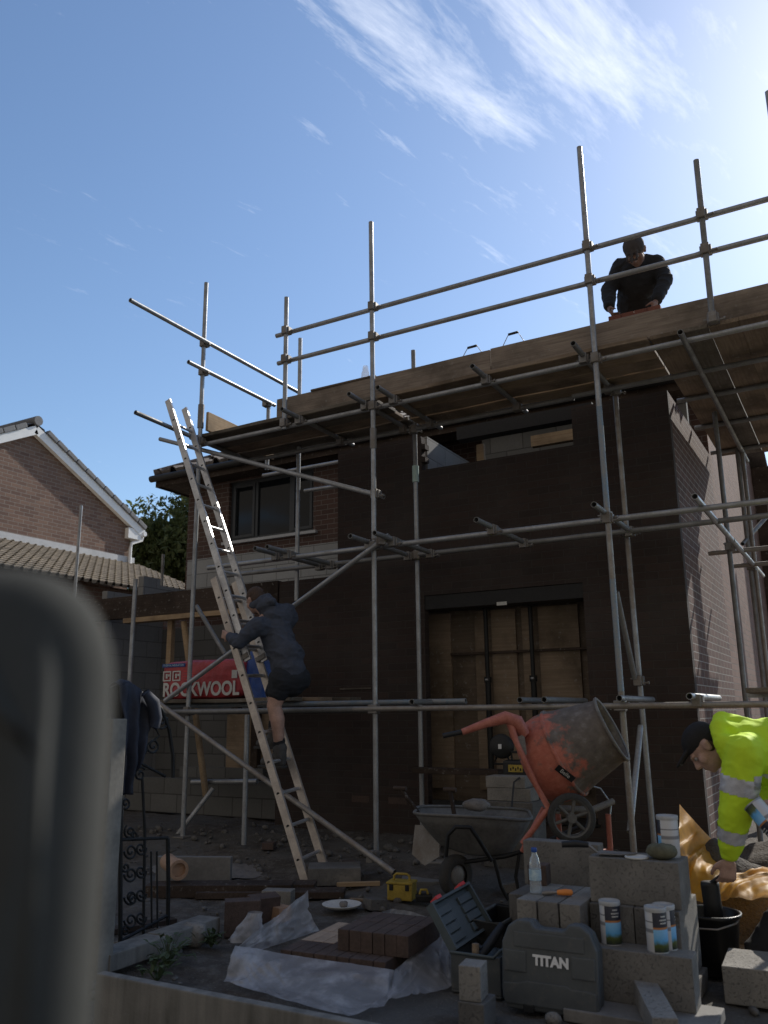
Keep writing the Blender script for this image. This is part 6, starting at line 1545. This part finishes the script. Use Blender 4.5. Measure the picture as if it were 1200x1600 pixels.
def climber():
    y0 = 6.22
    def p(u, v, dy=0.0): return oy(u, v, y0+dy)
    foot = p(433, 1196, .0)
    t = thing('person', 'person in navy hoodie and dark shorts climbing the ladder, seen from behind', 'person', foot)
    hd = p(399, 938, .12); nk = p(420, 962, .12); ch = p(430, 985, .1); wa = p(446, 1028, .08); hp = p(452, 1052, .08)
    lsh = p(402, 978, -.10); rsh = p(448, 958, .30)
    lel = p(374, 1004, -.18); lwr = p(358, 994, -.12)
    rel = p(430, 1000, .48); rwr = p(395, 985, .42)
    lh = p(441, 1062, .0); rh = p(460, 1056, .18)
    lkn = p(428, 1103, -.02); lan = p(436, 1168, .03)
    rkn = p(425, 1085, .28); ran = p(428, 1140, .30)
    d = V((-.86, .28, -.30)); up = V((-.36, -.02, .93))
    hp_, at, Mr = headparts(hd, up, d, 1.02, nk)
    B = hp_ + [('c', nk, .07, ch, .11), ('c', ch, .12, wa, .11), ('c', wa, .11, hp, .12), ('c', lsh, .055, nk, .06), ('c', rsh, .055, nk, .06),
               ('c', lsh, .05, lel, .04), ('c', lel, .04, lwr, .027), ('c', rsh, .05, rel, .04), ('c', rel, .04, rwr, .027),
               ('c', lh, .10, lkn, .066), ('c', lkn, .064, lkn.lerp(lan, .32)+V((.025, -.005, 0)), .066), ('c', lkn.lerp(lan, .32)+V((.025, -.005, 0)), .066, lan, .040),
               ('c', rh, .095, rkn, .058), ('c', rkn, .056, rkn.lerp(ran, .3)+V((.02, 0, 0)), .055), ('c', rkn.lerp(ran, .3)+V((.02, 0, 0)), .055, ran, .036)]
    B += hand(lwr, V((-.9, .1, .25)), V((.1, .9, .1)), 1, 1.0, .95); B += hand(rwr, V((-.9, 0, .2)), V((.1, -.9, 0)), -1, 1.0, .95)
    blob('body', B, M['skin'], t, .0075, 3)
    eyes(at, Mr, 1.02, t)
    H = [('e', at(0, -.022, .04), (.083, .098, .083), Mr), ('e', at(0, -.05, -.0), (.078, .068, .075), Mr)]
    blob('hair', H, M['hair'], t, .008, 3, .002, 60)
    # hoodie
    sh = .02
    J = [('c', nk, .085, ch, .135), ('c', ch, .15, wa, .14), ('c', wa, .142, hp+V((0, 0, .02)), .152), ('c', lsh, .085, ch, .11), ('c', rsh, .085, ch, .11), ('c', lsh, .078, lel, .062), ('c', lel, .063, lwr.lerp(lel, .12), .043), ('c', rsh, .078, rel, .062), ('c', rel, .062, rwr.lerp(rel, .12), .043),
         ('e', wa+V((.02, 0, .03)), (.16, .15, .13)), ('e', nk.lerp(ch, .5)+V((.05, .06, .05)), (.14, .2, .13))]
    hc = at(0, -.06, -.075); sx = Mr @ V((1, 0, 0)); bk = Mr @ V((0, -1, 0))
    J += [('c', hc+sx*.085+bk*.0, .034, hc+sx*.06+bk*.075, .042), ('c', hc+sx*.06+bk*.075, .042, hc+bk*.115, .05), ('c', hc+bk*.115, .05, hc-sx*.06+bk*.075, .042), ('c', hc-sx*.06+bk*.075, .042, hc-sx*.085, .034), ('e', hc+bk*.07+V((.03, 0, -.05)), (.1, .11, .085)), ('c', hc+bk*.13+V((.02, -.03, -.02)), .04, hc+bk*.17+V((.05, -.03, -.05)), .03)]
    blob('hoodie', J, M['navy'], t, .0095, 6, .011, 5.5)
    m = MB(); wv = hp+V((0, 0, -.012))
    m.path([wv+V((math.cos(a)*.135, math.sin(a)*.13, .012*math.sin(a*3))) for a in [i*6.283/24 for i in range(24)]], .014, n=8, closed=True); m.build('shirt_hem', M['paper'], t)
    # shorts
    lt = lh.lerp(lkn, .45); rt_ = rh.lerp(rkn, .8)
    S = [('c', hp+V((0, 0, .01)), .142, lh.lerp(rh, .5)+V((.03, 0, -.02)), .15), ('c', lh, .125, lt, .098), ('c', rh, .125, rt_, .10), ('e', lh.lerp(rh, .5)+V((.07, .02, -.01)), (.12, .16, .12))]
    blob('shorts', S, M['shorts'], t, .010, 4, .006, 7)
    # a plaster smear and logo on the shorts
    # socks and boots
    for an, toe, nm in ((lan, V((-.22, .02, -.05)), 'left'), (ran, V((-.2, .02, -.04)), 'right')):
        blob('sock', [('c', an+V((0, 0, .06)), .05, an+V((0, 0, -.02)), .055)], M['black_cloth'], t, .008, 3, .004, 30)
        a = an+V((0, 0, -.03))
        blob('boot', [('c', a+V((.01, 0, .02)), .062, a+V((.015, 0, -.07)), .055), ('c', a+V((.03, 0, -.095)), .04, a+V((-.1, .01, -.09)), .045), ('c', a+V((-.1, .01, -.09)), .045, a+V((-.17, .015, -.095)), .038), ('c', a+V((0, 0, -.04)), .055, a+V((-.09, .01, -.085)), .045)], M['boot'], t, .008, 4, .003, 20)
        m = MB(); m.prism([(-.21, -.045), (.05, -.045), (.07, -.03), (.07, .03), (.05, .045), (-.21, .045), (-.23, 0)], .022, TR(a+V((0, .008, -.145)))); m.build('sole', M['rubber'], t, bevel=.006)
climber()

def bricklayer():
    Y = 7.42
    def p(u, v, dy=0.0): return oy(u, v, Y+dy)
    zt = 4.318
    base = p(993, 470, .2); base.z = zt
    t = thing('person', 'person in black jacket and grey cap leaning over bricks on the top scaffold deck', 'person', base)
    hd = p(992, 393, -.12); nk = p(996, 410, .06); ch = p(997, 430, .18); wa = p(995, 475, .42); hp = V((wa.x, Y+.5, zt+.62))
    ls = p(963, 414, .12); rs = p(1028, 406, .12); le = p(951, 455, .02); re = p(1040, 438, .05); lw = p(953, 482, -.22); rw = p(1024, 472, -.15)
    up = V((-.05, -.88, .47)); d = V((-.06, -.45, -.89))
    ls += V((.03, .07, -.03)); rs += V((-.03, .07, -.03))
    hp_, at, Mr = headparts(hd, up, d, 1.13, nk)
    lk = V((hp.x-.16, Y+.2, zt+.32)); rk = V((hp.x+.16, Y+.2, zt+.32)); la = V((hp.x-.14, Y+.42, zt+.09)); ra = V((hp.x+.14, Y+.42, zt+.09))
    B = hp_+[('c', nk, .07, ch, .12), ('c', ch, .12, wa, .11), ('c', wa, .11, hp, .13), ('c', ls, .06, nk, .06), ('c', rs, .06, nk, .06), ('c', ls, .05, le, .04), ('c', le, .04, lw, .028), ('c', rs, .05, re, .04), ('c', re, .04, rw, .028),
             ('c', hp+V((-.09, 0, 0)), .09, lk, .06), ('c', lk, .058, la, .04), ('c', hp+V((.09, 0, 0)), .09, rk, .06), ('c', rk, .058, ra, .04)]
    B += hand(lw, V((.25, -.3, -.9)), V((.8, 0, .2)), 1, 1, .7)+hand(rw, V((-.25, -.3, -.9)), V((-.8, 0, .2)), -1, 1, .7)
    blob('body', B, M['skin_dark'], t, .008, 3); eyes(at, Mr, 1, t)
    sh_l = ls+V((0, -.02, .02)); sh_r = rs+V((0, -.02, .02))
    J = [('c', nk+V((0, .03, -.02)), .10, ch, .17), ('c', ch, .18, wa, .19), ('c', wa, .19, hp, .17), ('c', sh_l, .085, nk+V((0, .03, -.01)), .095), ('c', sh_r, .085, nk+V((0, .03, -.01)), .095), ('c', sh_l, .09, ch, .14), ('c', sh_r, .09, ch, .14), ('c', sh_l, .082, le, .068), ('c', le, .068, lw.lerp(le, .1), .048), ('c', sh_r, .082, re, .068), ('c', re, .068, rw.lerp(re, .1), .048),
         ('e', ch+V((0, 0, -.05)), (.21, .16, .2))]
    blob('jacket', J, M['black_cloth'], t, .011, 5, .008, 6)
    Tr = [('c', hp, .15, hp+V((0, -.02, -.06)), .14), ('c', hp+V((-.09, 0, -.03)), .11, lk, .085), ('c', lk, .083, la, .065), ('c', hp+V((.09, 0, -.03)), .11, rk, .085), ('c', rk, .083, ra, .065)]
    blob('trousers', Tr, M['black_cloth'], t, .011, 4, .005, 7)
    blob('cap', [('e', at(0, -.012, .045), (.1, .116, .094), Mr), ('c', at(-.04, .085, .055), .012, at(-.04, .15, .032), .009), ('c', at(.04, .085, .055), .012, at(.04, .15, .032), .009), ('c', at(0, .085, .06), .014, at(0, .175, .02), .010), ('c', at(-.04, .15, .02), .009, at(.04, .15, .02), .009), ('c', at(-.045, .09, .05), .012, at(.045, .09, .05), .012)], M['cap_grey'], t, .007, 3)
    for a in (la, ra): blob('boot', [('c', a, .055, a+V((0, .01, -.04)), .05), ('c', a+V((0, .03, -.05)), .038, a+V((0, -.16, -.055)), .036)], M['boot'], t, .009, 3)
bricklayer()

def mixer_man():
    Y = 5.0
    def p(u, v, dy=0.0): return oy(u, v, Y+dy)
    base = V((p(1230, 1480).x, 5.05, G0))
    t = thing('person', 'person in hi vis yellow hoodie and black cap bending over the black bucket', 'person', base)
    hd = p(1102, 1168, .0); nk = p(1146, 1160, .03); ch = p(1178, 1175, .08); wa = p(1255, 1168, .16); hp = p(1310, 1190, .22)
    ls = p(1162, 1180, -.13); le = p(1150, 1266, -.12); lw = p(1139, 1340, -.06)
    rs = p(1170, 1165, .28); re = p(1225, 1262, .12); rw = p(1213, 1258, -.22)
    up = (p(1078, 1146)-p(1120, 1176)); d = V((-.36, -.12, -.86))
    hp_, at, Mr = headparts(hd, up, d, 1.04, nk)
    lk = V((hp.x-.12, hp.y-.1, .42)); rk = V((hp.x+.02, hp.y+.22, .42)); la = V((p(1190, 1470, -.05).x, 4.98, G0+.11)); ra = V((la.x+.25, 5.3, G0+.11))
    la = V((p(1192, 1480).x, 4.96, G0+.1))
    B = hp_+[('c', nk, .075, ch, .12), ('c', ch, .13, wa, .12), ('c', wa, .12, hp, .13), ('c', ls, .06, nk, .065), ('c', rs, .06, nk, .065), ('c', ls, .052, le, .042), ('c', le, .042, lw, .029), ('c', rs, .052, re, .042), ('c', re, .042, rw, .029),
             ('c', hp+V((0, -.1, 0)), .1, lk, .065), ('c', lk, .06, la, .042), ('c', hp+V((0, .1, 0)), .1, rk, .065), ('c', rk, .06, ra, .042)]
    B += hand(lw, V((-.16, -.02, -1)), V((-.3, .6, .0)), -1, 1.08, .75) + hand(rw, V((-.86, .05, -.28)), V((.0, .5, -.75)), -1, 1.1, .75)
    blob('body', B, M['skin'], t, .0068, 3); eyes(at, Mr, 1.04, t)
    blob('cap', [('e', at(0, -.014, .052), (.087, .105, .082), Mr), ('e', at(0, -.05, .02), (.08, .07, .07), Mr), ('c', at(-.045, .085, .055), .012, at(-.045, .15, .05), .008), ('c', at(.045, .085, .055), .012, at(.045, .15, .05), .008), ('c', at(0, .085, .06), .013, at(0, .17, .055), .009), ('c', at(-.045, .15, .05), .008, at(.045, .15, .05), .008)], M['cap_black'], t, .007, 3)
    blob('hair', [('e', at(0, -.06, -.03), (.07, .045, .05), Mr), ('e', at(.055, -.02, -.01), (.024, .03, .04), Mr), ('e', at(-.055, -.02, -.01), (.024, .03, .04), Mr)], M['hair'], t, .007, 2)
    col = [p(1146, 1196, -.10), p(1128, 1160, -.115), p(1122, 1136, -.07), p(1128, 1124, .0), p(1134, 1132, .1), p(1150, 1160, .14)]
    J = [('c', nk+V((.06, 0, .01)), .105, ch, .158), ('c', ch, .168, wa, .172), ('c', wa, .172, hp, .172), ('c', ls, .1, ch, .14), ('c', rs, .1, ch, .14), ('c', ls, .098, le, .084), ('c', le, .084, lw.lerp(le, .3), .064), ('c', lw.lerp(le, .3), .066, lw.lerp(le, .12), .05), ('c', rs, .095, re, .075), ('c', re, .078, rw.lerp(re, .15), .05)]
    J += [('c', a_, .042, b_, .042) for a_, b_ in zip(col, col[1:])] + [('c', col[1], .045, ls+V((.03, 0, .03)), .06), ('c', col[3], .045, ch+V((-.02, 0, .1)), .08), ('c', col[2], .045, ch+V((-.03, -.06, .06)), .09), ('c', col[0], .04, ls, .07)]
    hv = blob('hi_vis_hoodie', J, M['hivis'], t, .0085, 9, .0055, 7)
    inv = WM[t.name].inverted()
    def band(a, b, f0, f1, rmax, name='reflective_band'):
        """faces of the garment that the tape covers, lifted off as a strip of their own"""
        a, b = inv @ V(a), inv @ V(b); d = b-a; L = d.length; d.normalize(); vs = {}; P = []; F = []
        me = hv.data
        for q in me.polygons:
            w = q.center-a; h = w.dot(d)/L
            if f0 <= h <= f1 and (w-d*h*L).length < rmax:
                f = []
                for i_ in q.vertices:
                    if i_ not in vs: vs[i_] = len(P); P.append(me.vertices[i_].co+me.vertices[i_].normal*.0022)
                    f.append(vs[i_])
                F.append(f)
        m = MB(); m.add(P, F, True); return m.build(name, M['reflect'], t, world=False)
    cf = lw.lerp(le, .12)
    band(le, cf, .40, .70, .12); band(ls, le, .40, .70, .135)
    band(ls+V((.16, 0, .0)), le+V((.22, 0, .02)), .40, .66, .13)
    m = MB(); a = nk+V((.06, -.125, -.08))
    m.path([a, a+V((.02, -.02, -.05)), a+V((.05, -.03, -.09)), a+V((.055, -.03, -.13))], .006, n=6); m.build('drawstring', M['black_cloth'], t)
    Tr = [('c', hp, .17, hp+V((.02, 0, -.1)), .16), ('c', hp+V((0, -.1, 0)), .13, lk, .1), ('c', lk, .1, la+V((0, 0, .02)), .085), ('c', hp+V((0, .1, 0)), .13, rk, .1), ('c', rk, .1, ra, .085)]
    blob('trousers', Tr, M['black_cloth'], t, .011, 4, .007, 7)
    for a in (la, ra): blob('boot', [('c', a+V((.02, 0, .03)), .06, a+V((.02, 0, -.03)), .055), ('c', a+V((.03, 0, -.055)), .042, a+V((-.15, 0, -.06)), .042)], M['black_plastic'], t, .009, 3)
    # held things
    f = lw+V((-.02, 0, -.1))
    s = thing('scoop', 'black brush held upside down in the bucket by the bending worker', 'brush', (BC.x, BC.y, G0+.1))
    m = MB(); q = p(1110, 1392, .0); m.path([lw+V((-.015, -.0, -.07)), q+V((0, 0, .03))], .013, n=10); m.build('handle', M['black_plastic'], s)
    m = MB(); m.lathe([(0, 0), (.045, 0), (.048, .015), (.046, .10), (.05, .19), (0, .19)], q+V((0, 0, .045)), (.04, .0, -1), n=20); m.build('head', M['black_plastic'], s)
    ta = V((.62, -.2, -.75)).normalized(); c0 = p(1176, 1256, -.27)
    x = ta.cross(V((0, 1, 0))).normalized(); Mx = Matrix((x.cross(ta).cross(ta)*0+V(x), ta.cross(x), ta)).transposed().to_4x4(); Mx.translation = c0
    tin('tin of cement dye held tilted in the bending worker hand', c0, M4=Mx @ Matrix.Rotation(R(200), 4, 'Z'), h=.2, r=.05)
mixer_man()
